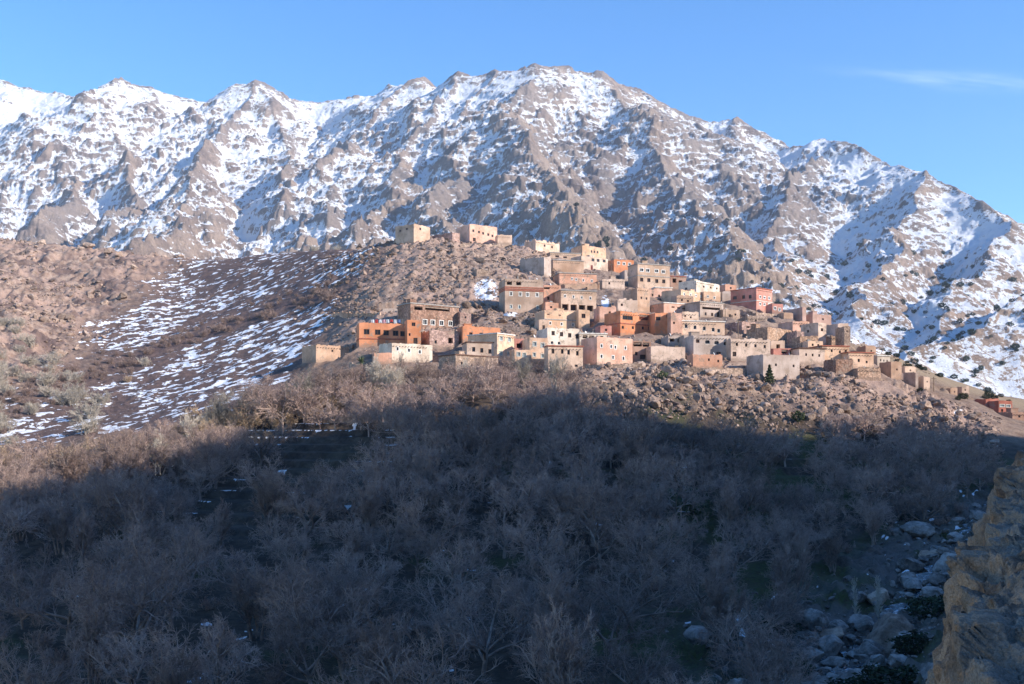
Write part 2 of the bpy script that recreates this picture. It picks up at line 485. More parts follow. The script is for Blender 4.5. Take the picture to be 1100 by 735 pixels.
def mat_ground():
    n = NB('ground')
    big = n.noise(0.05, 4); mid = n.noise(0.35, 5, 0.65); fin = n.noise(2.2, 4, 0.7)
    vor = n.voro(0.55)
    rock = n.mix(n.ramp(mid, 0.3, 0.7), (0.21, 0.135, 0.10), (0.42, 0.31, 0.24))
    rock = n.mix(n.ramp(big, 0.42, 0.62), rock, (0.37, 0.255, 0.20))
    soilc = n.mix(n.ramp(mid, 0.35, 0.65), (0.17, 0.115, 0.085), (0.27, 0.195, 0.145))
    base = n.mix(n.attr('rocky'), soilc, rock)
    base = n.mix(n.attr('dark'), base, n.mix(mid, (0.075, 0.052, 0.05), (0.16, 0.105, 0.09)))  # on the flank this tone is partly shade put into the soil colour
    base = n.mix(n.attr('tan'), base, n.mix(mid, (0.25, 0.185, 0.12), (0.33, 0.25, 0.165)))
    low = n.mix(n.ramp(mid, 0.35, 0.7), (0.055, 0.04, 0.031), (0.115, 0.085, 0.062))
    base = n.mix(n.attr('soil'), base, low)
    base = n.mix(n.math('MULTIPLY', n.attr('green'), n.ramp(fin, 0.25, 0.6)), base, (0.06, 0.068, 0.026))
    base = n.mix(n.math('MULTIPLY', n.attr('bank'), 0.8), base, n.mix(mid, (0.09, 0.08, 0.075), (0.22, 0.19, 0.17)))
    base = n.mul(base, n.ramp(fin, 0.2, 0.8, 0.72, 1.2))
    sf = n.ramp(n.math('ADD', n.attr('snow'), n.math('MULTIPLY', n.math('SUBTRACT', n.noise(1.1, 5, 0.7), 0.5), 0.9)), 0.42, 0.6)
    n.color(n.mix(sf, base, (0.74, 0.76, 0.79)))
    h = n.math('ADD', n.math('MULTIPLY', mid, 0.6), n.math('MULTIPLY', fin, 0.3))
    n.bump(h, 0.8, 0.8)
    return n.m

# ================================================================== MOUNTAIN
CREST = [(a, b + (10 if 840 < a < 900 else 4), c) for a, b, c in [(-500, 110, 3700), (-300, 85, 3600), (-150, 60, 3500), (-40, 68, 3350), (0, 80, 3300), (45, 96, 3300), (90, 101, 3250), (112, 88, 3150), (135, 83, 3120), (180, 95, 3200),
         (220, 103, 3250), (245, 95, 3150), (262, 88, 3060), (285, 85, 3030), (320, 101, 3100), (380, 97, 3150), (400, 94, 3100), (440, 86, 2950),
         (465, 99, 2950), (490, 82, 2800), (520, 77, 2750), (570, 70, 2700), (600, 76, 2750), (650, 75, 2750), (690, 94, 2850),
         (740, 124, 2900), (790, 128, 2850), (840, 148, 2700), (880, 143, 2500), (920, 156, 2350), (960, 173, 2200), (1000, 190, 2050),
         (1040, 204, 1900), (1100, 238, 1720), (1200, 262, 1480), (1400, 285, 1200)]]
SPURS = [
    (0.62, [(570, 80, 2700), (552, 120, 2300), (585, 185, 1800), (620, 245, 1400), (640, 300, 1120)]),
    (0.60, [(650, 85, 2750), (692, 128, 2350), (738, 200, 1850), (775, 258, 1450), (806, 312, 1160)]),
    (0.62, [(490, 82, 2800), (432, 160, 2350), (405, 215, 1900), (372, 268, 1450)]),
    (0.66, [(520, 77, 2750), (480, 150, 2350), (470, 210, 1850), (480, 262, 1350)]),
    (0.70, [(285, 85, 3030), (250, 125, 2750), (228, 170, 2450), (200, 218, 2050), (176, 262, 1700)]),
    (0.70, [(285, 85, 3030), (320, 150, 2650), (318, 205, 2200), (300, 262, 1750)]),
    (0.95, [(135, 83, 3120), (105, 118, 2930), (128, 165, 2650), (150, 215, 2250), (120, 262, 1900)]),
    (0.75, [(40, 150, 2850), (72, 190, 2450), (52, 238, 2050)]),
    (0.70, [(440, 86, 2950), (380, 150, 2600), (345, 205, 2150), (335, 255, 1750)]),
    (0.62, [(880, 160, 2500), (858, 195, 2150), (835, 250, 1750), (838, 300, 1400)]),
    (0.62, [(790, 128, 2850), (790, 180, 2500), (800, 235, 2050)]),
    (0.62, [(1000, 190, 2050), (955, 255, 1650), (925, 312, 1350), (905, 350, 1150)]),
    (0.60, [(1100, 238, 1720), (1045, 300, 1400), (1002, 350, 1180), (970, 390, 1000)]),
    (0.50, [(1260, 275, 1350), (1100, 322, 1130), (1010, 366, 1010), (920, 402, 900)]),
    (0.62, [(-150, 60, 3500), (-120, 150, 2800), (-60, 220, 2200), (-40, 260, 1800)]),
]
def mountain_height(x, y):
    w1 = fbm(x, y, 420, 3, 101) * 75; w2 = fbm(x, y, 420, 3, 131) * 75
    xw = x + w1 + fbm(x, y, 130, 3, 141) * 34; yw = y + w2 + fbm(x, y, 130, 3, 151) * 34
    z = np.full(x.shape, -1e9); top = np.full(x.shape, 0.0)
    def line(pts, sl):
        nonlocal z
        h = np.full(x.shape, -1e9)
        for a, b in zip(pts[:-1], pts[1:]): h = np.maximum(h, seg(a, b, sl))
        k = 26.0
        m = np.maximum(z, h)
        z = m + k * np.log1p(np.exp(-np.abs(np.clip(z, -2000, 9000) - h) / k)) * 0.5
    def seg(a, b, sl):
        dx, dy = b.x - a.x, b.y - a.y
        t = np.clip(((xw - a.x) * dx + (yw - a.y) * dy) / (dx * dx + dy * dy), 0, 1)
        dist = np.hypot(xw - a.x - t * dx, yw - a.y - t * dy)
        return a.z + (b.z - a.z) * t - sl * dist
    pts = [P(*q) for q in CREST]
    line(pts, 0.72)
    for sl, q in SPURS:
        pts = [P(*v) for v in q]
        line(pts, sl * 1.3)
    floor = 20 + 0.05 * (y - 800)
    z = np.maximum(z, floor)
    return z

def build_mountain():
    gx = np.linspace(-120, 1220, 1340)
    dd = np.concatenate([np.linspace(780, 1500, 330, endpoint=False), np.linspace(1500, 3400, 760), np.linspace(3420, 3800, 40)])
    PXg, D = np.meshgrid(gx, dd)
    X = (PXg - 550) / F * D; Y = D
    Z0 = mountain_height(X, Y)
    Zf = 20 + 0.05 * (Y - 800)
    up = sst(0, 120, Z0 - Zf)
    hc = np.interp(PXg, [q[0] for q in CREST], [(HOR - q[1]) / F * q[2] for q in CREST])
    up = up * (0.38 + 0.62 * sst(10, 190, hc - Z0))
    smr = sst(800, 900, PXg) * (1 - sst(300, 520, Z0))      # even snowy apron of the right-hand slope
    up = up * (1 - 0.42 * smr)
    # gullies, crags and tilted rock ledges
    wx = X + 60 * fbm(X, Y, 190, 4, 201); wy = Y + 60 * fbm(X, Y, 190, 4, 205)
    r1 = fbm(wx, wy * 0.8, 420, 4, 211, gain=0.5)
    g1 = ridged(wx, wy * 0.55, 230, 4, 213)
    cragm = sst(-0.2, 0.3, fbm(X, Y, 300, 3, 231))
    r2 = fbm(wx * 1.1 + Z0 * 0.2, wy - Z0 * 0.3, 62, 5, 221, gain=0.62)
    c1, v1 = cells(wx + 14 * fbm(X, Y, 40, 2, 233), (wy + Z0 * 0.5) * 0.8, 27, 235)
    c2, v2 = cells(X + 6 * fbm(X, Y, 16, 2, 237), Y * 0.8 + Z0 * 0.4, 11, 239)
    r3 = fbm(X + Z0 * 0.3, Y + Z0 * 0.6, 22, 4, 241, gain=0.65)
    Z = Z0 + up * (r1 * 55 + (g1 - 0.4) * 34 + r2 * (14 + 12 * cragm) + (v1 - 0.5) * sst(0.75, 0.2, c1) * (7 + 11 * cragm)
                   + (v2 - 0.5) * sst(0.7, 0.2, c2) * 5.5 + r3 * 6)
    for per, tilt, am, sd_ in ((44, 0.30, 0.20, 251), (19, -0.22, 0.30, 255), (9, 0.15, 0.32, 257)):
        q = (Z + tilt * X + 0.7 * per * fbm(X, Y, per * 5, 3, sd_)) / per
        fr = q - np.floor(q)
        Z = Z + up * per * (sst(0.3, 0.75, fr) - fr) * am * (0.35 + 0.65 * sst(-0.25, 0.15, fbm(X, Y, per * 6, 2, sd_ + 1)))
    # normals
    def normals(Zs):
        ax = np.stack([np.gradient(X, axis=1), np.gradient(Y, axis=1), np.gradient(Zs, axis=1)], -1)
        ay = np.stack([np.gradient(X, axis=0), np.gradient(Y, axis=0), np.gradient(Zs, axis=0)], -1)
        n = np.cross(ax, ay); n /= np.linalg.norm(n, axis=-1, keepdims=True) + 1e-9
        return n
    n = normals(Z)
    nb = normals(Z0)
    sunf = n[..., 0] * SV.x + n[..., 1] * SV.y
    sunb = nb[..., 0] * SV.x + nb[..., 1] * SV.y
    print('NZ', np.percentile(n[...,2],[5,25,50,75,95]), 'sunb', np.percentile(sunb,[5,25,50,75,95]))
    alt = Z / 900.0
    fine = 0.5 * fbm(X, Y, 30, 3, 261, gain=0.65) + 0.8 * fbm(X, Y, 10, 2, 265, gain=0.7); midn = fbm(X, Y, 110, 3, 271)
    big = fbm(X, Y, 600, 2, 281)
    px = 550 + F * X / Y
    def blur(A, k):
        C = np.pad(A, ((k, k), (k, k)), mode='edge').cumsum(0).cumsum(1)
        C = np.pad(C, ((1, 0), (1, 0)))
        w = 2 * k + 1
        return (C[w:, w:] - C[:-w, w:] - C[w:, :-w] + C[:-w, :-w]) / (w * w)
    conc = np.clip((blur(Z, 5) - Z) / 6.0, -1, 1); conc2 = np.clip((blur(Z, 28) - Z) / 40.0, -1, 1)
    snow = (n[..., 2] - 0.78) * 1.5 + 0.34 * (alt - 0.45) - 0.42 * sunb + 0.62 * fine + 0.26 * midn + 0.24 * big + 0.42 * conc + 0.5 * conc2 + 0.85 - 0.13 * (1 - sst(0, 60, hc - Z0))
    snow = snow + 0.7 * np.exp(-((px - 30) / 75.0) ** 2) * sst(0.9, 1.02, alt) * sst(-0.3, 0.1, conc2 + 0.2)
    left = 1 - sst(330, 480, px)
    central = sst(400, 520, px) * (1 - sst(690, 800, px)) * (1 - sst(0.55, 0.95, alt))
    snow = snow + 0.08 * left - 0.24 * central + 0.0 * sst(760, 860, px) + 0.02 * smr
    ob = grid_mesh('mountain', X, Y, Z, dict(snow=snow, alt=alt), mat_mountain())
    return tag(ob, kind='structure'), (X, Y, Z, dd, gx)

def mat_mountain():
    n = NB('mountain')
    b = n.noise(0.004, 4); m = n.noise(0.02, 5, 0.65); f = n.noise(0.22, 6, 0.82)
    rock = n.mix(n.ramp(m, 0.35, 0.65), (0.175, 0.135, 0.118), (0.34, 0.265, 0.215))
    rock = n.mix(n.ramp(b, 0.42, 0.6), rock, (0.245, 0.205, 0.185))
    low = n.mix(n.ramp(m, 0.35, 0.65), (0.24, 0.172, 0.13), (0.39, 0.285, 0.215))
    rock = n.mix(n.ramp(n.attr('alt'), 0.1, 0.5), low, rock)
    rock = n.mul(rock, n.ramp(f, 0.25, 0.75, 0.6, 1.25))
    s = n.math('ADD', n.attr('snow'), n.math('MULTIPLY', n.math('SUBTRACT', f, 0.5), 2.6))
    sf = n.ramp(s, 0.44, 0.58)
    n.color(n.mix(sf, rock, (0.72, 0.74, 0.77)))
    n.bump(n.math('ADD', n.math('MULTIPLY', m, 4.0), n.math('MULTIPLY', f, 5.0)), 0.6, 2.2)
    return n.m

MTN, MTN_DATA = build_mountain()

def mountain_z(x, y):
    X, Y, Z, dd, gx = MTN_DATA
    px = 550 + F * x / y
    i = int(np.clip(np.searchsorted(gx, px), 1, len(gx) - 1)); j = int(np.clip(np.searchsorted(dd, y), 1, len(dd) - 1))
    return float(Z[j, i])
# ================================================================== hill behind the viewer that shades the valley
def build_shade_hill():
    sh = Vector((math.sin(SUN_AZ), -math.cos(SUN_AZ))); pp = Vector((math.cos(SUN_AZ), math.sin(SUN_AZ)))
    s = np.linspace(-230, 620, 230); a = np.linspace(60, 620, 150)
    Sg, A = np.meshgrid(s, a)
    A0 = 330
    sh_pts = []
    for px, py in SHADE_EDGE:
        d = depth_at(px, py); q = P(px, py, d)
        sh_pts.append((q.x * pp.x + q.y * pp.y, q.z + (A0 - (q.x * sh.x + q.y * sh.y)) * math.tan(SUN_EL)))
    sh_pts.sort()
    print('SHADE', [(round(p), round(h)) for p, h in sh_pts])
    sp = np.array([p for p, h in sh_pts]); hp = np.array([h for p, h in sh_pts])
    fine_s = np.linspace(sp[0], sp[-1], 120)
    hs = np.array([np.sum(hp * np.exp(-((sp - v) / 9.0) ** 2)) / np.sum(np.exp(-((sp - v) / 9.0) ** 2)) for v in fine_s])
    crest = np.interp(Sg, np.concatenate([[-300], fine_s, fine_s[-1] + np.array([25, 60, 140, 320])]),
                      np.concatenate([[hs[0]], hs, hs[-1] - np.array([14, 45, 90, 120])]))
    crest = crest + 4.5 * fbm(Sg, A * 0.15, 26, 4, 301)
    z = np.where(A < A0, crest - (A0 - A) * 0.86, crest - (A - A0) * 0.35)
    z = np.maximum(z + 3 * fbm(Sg, A, 40, 3, 305) * (np.abs(A - A0) > 8), -32)
    X = Sg * pp.x + A * sh.x; Y = Sg * pp.y + A * sh.y
    n = NB('hillside'); n.color(n.mix(n.noise(.05), (.14, .10, .075), (.26, .19, .15)))
    tag(grid_mesh('hillside', X, Y, z, None, n.m), kind='structure')
# where the edge of the shade runs across the valley in the photograph
SHADE_EDGE = [(0, 552), (60, 540), (120, 522), (180, 500), (240, 480), (300, 470), (400, 458), (520, 441), (620, 431), (660, 440), (700, 448), (760, 466), (820, 478),
              (880, 478), (940, 462), (1000, 452), (1080, 474)]
build_shade_hill()
# ================================================================== HOUSES
WALLC = dict(beige=(.44, .355, .275), tan=(.40, .30, .22), salmon=(.50, .31, .22), orange=(.50, .235, .125), deep=(.48, .195, .105),
             pink=(.56, .37, .29), cream=(.56, .44, .345), white=(.58, .52, .45), grey=(.38, .345, .31), brown=(.31, .215, .165),
             redpink=(.44, .225, .185), yellow=(.55, .405, .295), red=(.36, .15, .11), stone=(.34, .28, .225), peach=(.56, .40, .28),
             pale=(.48, .41, .34), dusk=(.36, .27, .235))
_mats = {}
def wall_mat(key, stone=False):
    k = (key, stone)
    if k in _mats: return _mats[k]
    c = tuple(min(.72, v * k_) for v, k_ in zip(WALLC[key], (1.32, 1.17, 1.12)))
    n = NB('wall_%s%s' % (key, '_stone' if stone else ''))
    big = n.noise(0.22, 4, 0.6); mid = n.noise(1.3, 4, 0.65)
    streak = n.noise(1.0, 4, 0.6, vec=n.stretch((1.6, 1.6, 0.18)))
    c2 = tuple(v * f for v, f in zip(c, (.72, .68, .64))); c3 = tuple(min(.8, v * 1.12 + .02) for v in c)
    col = n.mix(n.ramp(big, .3, .7), c2, c3)
    col = n.mix(n.math('MULTIPLY', n.ramp(streak, .5, .75), .45), col, tuple(v * .62 for v in c))
    col = n.mix(n.math('MULTIPLY', n.ramp(mid, .55, .75), .35), col, tuple(v * .75 + .03 for v in c))
    if stone:
        v = n.voro(1.9); cc = n.voro(1.9, out='Color')
        sp = n.t.nodes.new('ShaderNodeSeparateColor'); n.t.links.new(cc, sp.inputs[0])
        col = n.mul(col, n.ramp(sp.outputs[0], 0, 1, .68, 1.18))
        col = n.mul(col, n.ramp(n.voro(1.9, 'DISTANCE_TO_EDGE'), 0.0, 0.09, .55, 1.0))
        n.bump(n.math('ADD', v, mid), .7, .12)
    else:
        n.bump(n.math('ADD', mid, n.noise(6, 3, .7)), .35, .06)
    worn = n.math('ADD', n.noise(.5, 5, .7), n.math('MULTIPLY', n.math('SUBTRACT', n.noise(3, 3, .6), .5), .35))
    tcn = n.t.nodes.new('ShaderNodeTexCoord'); sx = n.t.nodes.new('ShaderNodeSeparateXYZ'); n.t.links.new(tcn.outputs['Object'], sx.inputs[0])
    foot = n.math('ADD', sx.outputs[2], n.math('MULTIPLY', n.math('SUBTRACT', mid, .5), 2.6))     # mud splashed up the foot of the wall
    col = n.mix(n.ramp(foot, 1.1, .1, 0, .7), col, (.27, .195, .15))
    col = n.mix(n.math('MULTIPLY', n.ramp(worn, .545, .64), .8), col, n.mix(mid, (.26, .19, .145), (.38, .30, .24)))
    n.color(col)
    _mats[k] = n.m
    return n.m
def flat_mat(name, c, rough=.9, spec=.15, var=.25, scale=2.0, metal=0.0):
    if name in _mats: return _mats[name]
    n = NB(name)
    n.color(n.mix(n.ramp(n.noise(scale, 4, .6), .3, .7), tuple(v * (1 - var) for v in c), tuple(min(.85, v * (1 + var)) for v in c)))
    n.b.inputs['Roughness'].default_value = rough; n.b.inputs['Specular IOR Level'].default_value = spec
    n.b.inputs['Metallic'].default_value = metal
    _mats[name] = n.m
    return n.m
def M(k):
    return {
        'frame_white': lambda: flat_mat('window_frame_white', (.66, .64, .60)),
        'frame_brown': lambda: flat_mat('window_frame_brown', (.16, .09, .06)),
        'frame_pale': lambda: flat_mat('window_frame_pale', (.52, .50, .44)),
        'glass': lambda: flat_mat('window_glass', (.025, .028, .035), .15, .5, .3),
        'glass_pale': lambda: flat_mat('window_glass_pale', (.30, .36, .38), .35, .4, .2),
        'dark': lambda: flat_mat('door_wood_bay_shade', (.055, .04, .035)),  # door timber, also the painted darkness at the back of open bays
        'wine': lambda: flat_mat('wine_red_shutter', (.17, .04, .035)),
        'mud': lambda: flat_mat('mud_roof', (.27, .205, .165), .95, .1, .3, .8),
        'concrete': lambda: flat_mat('roof_concrete', (.36, .335, .31), .95, .1, .25, .9),
        'slab_brown': lambda: flat_mat('eave_brown', (.15, .085, .06)),
        'slab_red': lambda: flat_mat('eave_red', (.36, .13, .085)),
        'slab_white': lambda: flat_mat('eave_white', (.66, .62, .56)),
        'slab_grey': lambda: flat_mat('eave_grey', (.36, .33, .30)),
        'dish': lambda: flat_mat('dish_white', (.7, .7, .7), .5, .3, .05),
        'pole': lambda: flat_mat('grey_pole', (.30, .28, .26), .7, .3, .15),
        'wood': lambda: flat_mat('weathered_wood', (.22, .16, .11)),
    }[k]()

def boxf(vs, fs, x0, x1, y0, y1, z0, z1):
    b = len(vs)
    vs += [(x0, y0, z0), (x1, y0, z0), (x1, y1, z0), (x0, y1, z0), (x0, y0, z1), (x1, y0, z1), (x1, y1, z1), (x0, y1, z1)]
    fs += [(b, b + 3, b + 2, b + 1), (b + 4, b + 5, b + 6, b + 7), (b, b + 1, b + 5, b + 4), (b + 1, b + 2, b + 6, b + 5),
           (b + 2, b + 3, b + 7, b + 6), (b + 3, b, b + 4, b + 7)]

def holed_wall(vs, fs, org, ud, nd, Wd, z0, z1, holes):
    """wall rectangle along ud with openings; nd points INTO the house; holes: (u0,u1,z0,z1,depth,arch)"""
    org = Vector(org); ud = Vector(ud); nd = Vector(nd); up = Vector((0, 0, 1))
    us = sorted({0.0, Wd, *[h[0] for h in holes], *[h[1] for h in holes]})
    zs = sorted({z0, z1, *[h[2] for h in holes], *[h[3] for h in holes]})
    def pt(u, z, dd=0.0):
        vs.append(tuple(org + ud * u + up * z + nd * dd)); return len(vs) - 1
    for i in range(len(us) - 1):
        for j in range(len(zs) - 1):
            cu = (us[i] + us[i + 1]) / 2; cz = (zs[j] + zs[j + 1]) / 2
            if any(h[0] < cu < h[1] and h[2] < cz < h[3] for h in holes): continue
            fs.append((pt(us[i], zs[j]), pt(us[i + 1], zs[j]), pt(us[i + 1], zs[j + 1]), pt(us[i], zs[j + 1])))
    for (a, b, c, d, dep, arch) in holes:
        for (p, q) in (((a, c), (b, c)), ((b, c), (b, d)), ((b, d), (a, d)), ((a, d), (a, c))):
            fs.append((pt(*p), pt(*q), pt(*q, dep), pt(*p, dep)))
        fs.append((pt(a, c, dep), pt(b, c, dep), pt(b, d, dep), pt(a, d, dep)))
        if arch:
            r = (b - a) / 2; m = (a + b) / 2; zc = d - r
            for sgn in (-1, 1):
                cor = pt(m + sgn * r, d, 0.004); prev = pt(m + sgn * r, zc, 0.004)
                for k in range(1, 6):
                    t = math.pi / 2 * k / 5
                    cur = pt(m + sgn * r * math.cos(t), zc + r * math.sin(t), 0.004)
                    fs.append((cor, prev, cur)); prev = cur

GROUPH = 'flat roofed houses stacked up the hillside village'
HOUSES = []
HRNG = random.Random(11)
def H(label, color, xl, xc, xr, top, bot, wins=(), name='house', d=None, depth=None, stone=False, side=None, swins=(), cap=None, band=None,
      bandc='slab_grey', rough=0, roof='mud', dish=0, frame='frame_brown', yaw=None, cat='house', steps=(), rail=0, xd=None):
    r = HRNG
    if d is None: d = depth_at((xc + xr) / 2 if xr - xc < 60 else xc + 20, bot)
    dg = depth_at((xc + xr) / 2, bot)
    if abs(dg - d) > 14: print('HOUSE d', label[:50], round(d), 'ground', round(dg))
    C = P(xc, bot, d)
    th = math.atan((xc - 550) / F)
    s = F / d * 1.0
    D = depth or 7.5
    ws, wf = xc - xl, xr - xc
    if yaw is not None: a = math.radians(yaw)
    elif ws > 1.5:
        q = min(.82, ws / (D * s))
        a = math.asin(q) - th
        a = max(math.radians(13), min(math.radians(52), a))
        if q < .82 and depth is None: D = max(4.0, min(16, ws / (s * max(.08, math.sin(a + th)))))
        elif q >= .82: D = min(22, ws / (s * math.sin(a + th)))
    else:
        a = max(math.radians(13), -th + math.radians(2)); D = depth or 7.0
    ca, sa = math.cos(a), math.sin(a)
    def on_front(px, py):
        k = (px - 550) / F
        u = (k * C.y - C.x) / (ca - k * sa)
        return u, (HOR - py) / F * (C.y + u * sa) - C.z
    def on_side(px, py):
        k = (px - 550) / F
        v = (C.x - k * C.y) / (sa + k * ca)
        return v, (HOR - py) / F * (C.y + v * ca) - C.z
    Wd = on_front(xr, top)[0]
    Hh = (HOR - top) / F * C.y - C.z
    ob = empty(name, C, a)
    tag(ob, label, cat, GROUPH)
    HOUSE_PADS.append((C.x, C.y, ca, sa, 0.0, Wd, 0.0, D, C.z))
    HOUSES.append((ob, C, a, Wd, D, Hh))
    m = wall_mat(color, stone)
    pxm = d / F
    holes = []; sholes = []; todo = []
    def spec(lst, fn, store, sd):
        for w in lst:
            k, px, py, ww, hh = w
            u, z = fn(px, py)
            wm_ = ww * pxm / (max(.3, math.cos(a + th)) if not sd else max(.3, math.sin(a + th))); hm = hh * pxm
            u0, u1 = u - wm_ / 2, u + wm_ / 2; z0, z1 = z - hm / 2, z + hm / 2
            lim = Wd if not sd else D
            u0 = max(.15, u0); u1 = min(lim - .15, u1); z0 = max(-.4, z0); z1 = min(Hh - .25, z1)
            if u1 - u0 < .2 or z1 - z0 < .2: continue
            if any(u0 < h[1] and u1 > h[0] and z0 < h[3] and z1 > h[2] for h in store): continue
            dep = {'o': 1.6, 'b': 1.5, 'D': .25}.get(k, .28)
            store.append((u0, u1, z0, z1, dep, k == 'a'))
            todo.append((k, sd, u0, u1, z0, z1, dep))
    spec(wins, on_front, holes, False)
    spec(swins, on_side, sholes, True)
    vs, fs = [], []
    zb = -3.2
    holed_wall(vs, fs, (0, 0, 0), (1, 0, 0), (0, 1, 0), Wd, zb, Hh, holes)
    holed_wall(vs, fs, (0, D, 0), (0, -1, 0), (1, 0, 0), D, zb, Hh, [(D - h[1], D - h[0], *h[2:]) for h in sholes])
    holed_wall(vs, fs, (Wd, 0, 0), (0, 1, 0), (-1, 0, 0), D, zb, Hh, [])
    holed_wall(vs, fs, (Wd, D, 0), (-1, 0, 0), (0, -1, 0), Wd, zb, Hh, [])
    # parapet: top ring and inner faces
    t = .3; b = len(vs)
    ring = [(0, 0), (Wd, 0), (Wd, D), (0, D)]; inn = [(t, t), (Wd - t, t), (Wd - t, D - t), (t, D - t)]
    vs += [(x, y, Hh) for x, y in ring] + [(x, y, Hh) for x, y in inn] + [(x, y, Hh - .75) for x, y in inn]
    for i in range(4):
        j = (i + 1) % 4
        fs += [(b + i, b + j, b + 4 + j, b + 4 + i), (b + 4 + i, b + 4 + j, b + 8 + j, b + 8 + i)]
    rough = max(rough, .35 if cap is None else 0)
    if rough:
        # uneven crumbling wall tops
        for (L, fx) in ((Wd, lambda p, q: (p, q, .01, t - .01)), (D, lambda p, q: (.01, t - .01, p, q)), (D, lambda p, q: (Wd - t + .01, Wd - .01, p, q))):
            p = .4
            while p < L - .8:
                q = min(L - .4, p + r.uniform(.4, 1.4))
                if r.random() < .75: boxf(vs, fs, *fx(p, q - .01), Hh - .1, Hh + r.uniform(.05, .55) * rough)
                p = q
    wob = [r.uniform(-.16, .16) for _ in range(4)]
    vs = [(x, y, z + (0 if z < Hh - .3 else (wob[0] * (1 - x / Wd) + wob[1] * x / Wd) * (1 - y / D) + (wob[3] * (1 - x / Wd) + wob[2] * x / Wd) * y / D)) for x, y, z in vs]
    me = raw_mesh('wall', vs, fs, m)
    link('wall', me, ob)
    # roof slab just below the parapet
    vs, fs = [], []
    boxf(vs, fs, t - .05, Wd - t + .05, t - .05, D - t + .05, Hh - .85, Hh - .45)
    rf = link('roof', raw_mesh('roof', vs, fs, M(roof)), ob)
    if cap:
        vs, fs = [], []
        o = .22; hc = .28
        boxf(vs, fs, -o, Wd + o, -o, t, Hh - .02, Hh + hc); boxf(vs, fs, -o, Wd + o, D - t, D + o, Hh - .02, Hh + hc)
        boxf(vs, fs, -o, t, t + .003, D - t - .003, Hh - .017, Hh + hc - .003); boxf(vs, fs, Wd - t, Wd + o, t + .003, D - t - .003, Hh - .017, Hh + hc - .003)
        link('coping', raw_mesh('coping', vs, fs, M(cap)), ob)
    for py in ([band] if isinstance(band, (int, float)) else (band or ())):
        z = (HOR - py) / F * C.y - C.z
        vs, fs = [], []
        boxf(vs, fs, -.12, Wd + .12, -.14, .05, z - .16, z + .14); boxf(vs, fs, -.12, .05, .053, D, z - .157, z + .137)
        # keep clear of the openings
        link('ledge', raw_mesh('ledge', vs, fs, M(bandc)), ob)
    for (k, sd, u0, u1, z0, z1, dep) in todo:
        vs, fs = [], []
        def bx(a0, a1, c0, c1, e0, e1):
            if not sd: boxf(vs, fs, a0, a1, c0, c1, e0, e1)
            else: boxf(vs, fs, c0, c1, a0, a1, e0, e1)
        fw = min(.14, (u1 - u0) * .16)
        if k in 'owb':
            pass
        if k == 'o':          # deep open bay: a dark back panel stands in for the unlit interior
            bx(u0 + .02, u1 - .02, dep - .2, dep - .02, z0 + .02, z1 - .02)
            link('doorway', raw_mesh('doorway', vs, fs, M('dark')), ob); continue
        if k == 'b':          # balcony recess with wine-red back and a railing
            bx(u0 + .02, u1 - .02, dep - .2, dep - .02, z0 + .02, z1 - .02)
            bc = link('balcony', raw_mesh('balcony', vs, fs, M('wine')), ob)
            vs, fs = [], []
            bx(u0 + .02, u1 - .02, .06, .14, z0 + .75, z0 + .87); bx(u0 + .02, u1 - .02, .06, .14, z0 + .35, z0 + .43)
            link('railing', raw_mesh('railing', vs, fs, M('slab_red')), bc); continue
        if k == 'D':
            bx(u0 + .02, u1 - .02, dep - .1, dep - .02, z0 + .01, z1 - .02)
            dr = link('door', raw_mesh('door', vs, fs, M('wine' if HRNG.random() < .3 else 'dark')), ob); continue
        fr = {'w': 'frame_white', 'a': 'frame_white', 'p': 'frame_pale', 'd': frame}.get(k, frame)
        prow = -.05 if k in 'wp' else .08
        f2 = fw * (.9 if k == 'w' else .8)
        g = .10 if k in 'wp' else 0     # plaster surround wider than the opening
        bx(u0 - g, u0 + f2, prow, .2, z0 - g, z1 + g); bx(u1 - f2, u1 + g, prow, .2, z0 - g, z1 + g)
        bx(u0 + f2 + .002, u1 - f2 - .002, prow + .003, .197, z0 - g, z0 + f2); bx(u0 + f2 + .002, u1 - f2 - .002, prow + .003, .197, z1 - f2, z1 + g)
        if u1 - u0 > .9 and k != 'a':
            mu = (u0 + u1) / 2; bx(mu - .04, mu + .04, .12, .19, z0 + f2 + .002, z1 - f2 - .002)
        wo = link('window', raw_mesh('window', vs, fs, M(fr)), ob)
        vs, fs = [], []
        bx(u0 + .02, u1 - .02, .21, .25, z0 + .02, z1 - .02)
        link('pane', raw_mesh('pane', vs, fs, M('glass_pale' if k == 'p' else 'glass')), wo)
    for _ in range(max(dish, int(r.random() < .4 and Wd > 5 and D > 4))):
        x, y = r.uniform(.8, Wd - .8), r.uniform(.6, 2.5)
        vs, fs = [], []
        c = Vector((x, y, Hh + .55)); ax = Vector((.75, -.5, .45)).normalized()
        e1 = ax.cross(Vector((0, 0, 1))).normalized(); e2 = ax.cross(e1)
        rings = []
        for rr, off in ((0.02, -.14), (.28, -.08), (.48, 0)):
            rings.append(len(vs))
            for q in range(10):
                an = q * math.pi / 5; vs.append(tuple(c + ax * off + e1 * rr * math.cos(an) + e2 * rr * math.sin(an)))
        for A, B in zip(rings[:-1], rings[1:]):
            for q in range(10): fs.append((A + q, A + (q + 1) % 10, B + (q + 1) % 10, B + q))
        boxf(vs, fs, x - .04, x + .04, y + .1, y + .18, Hh - .5, Hh + .5)
        link('satellite_dish', raw_mesh('satellite_dish', vs, fs, M('dish')), ob)
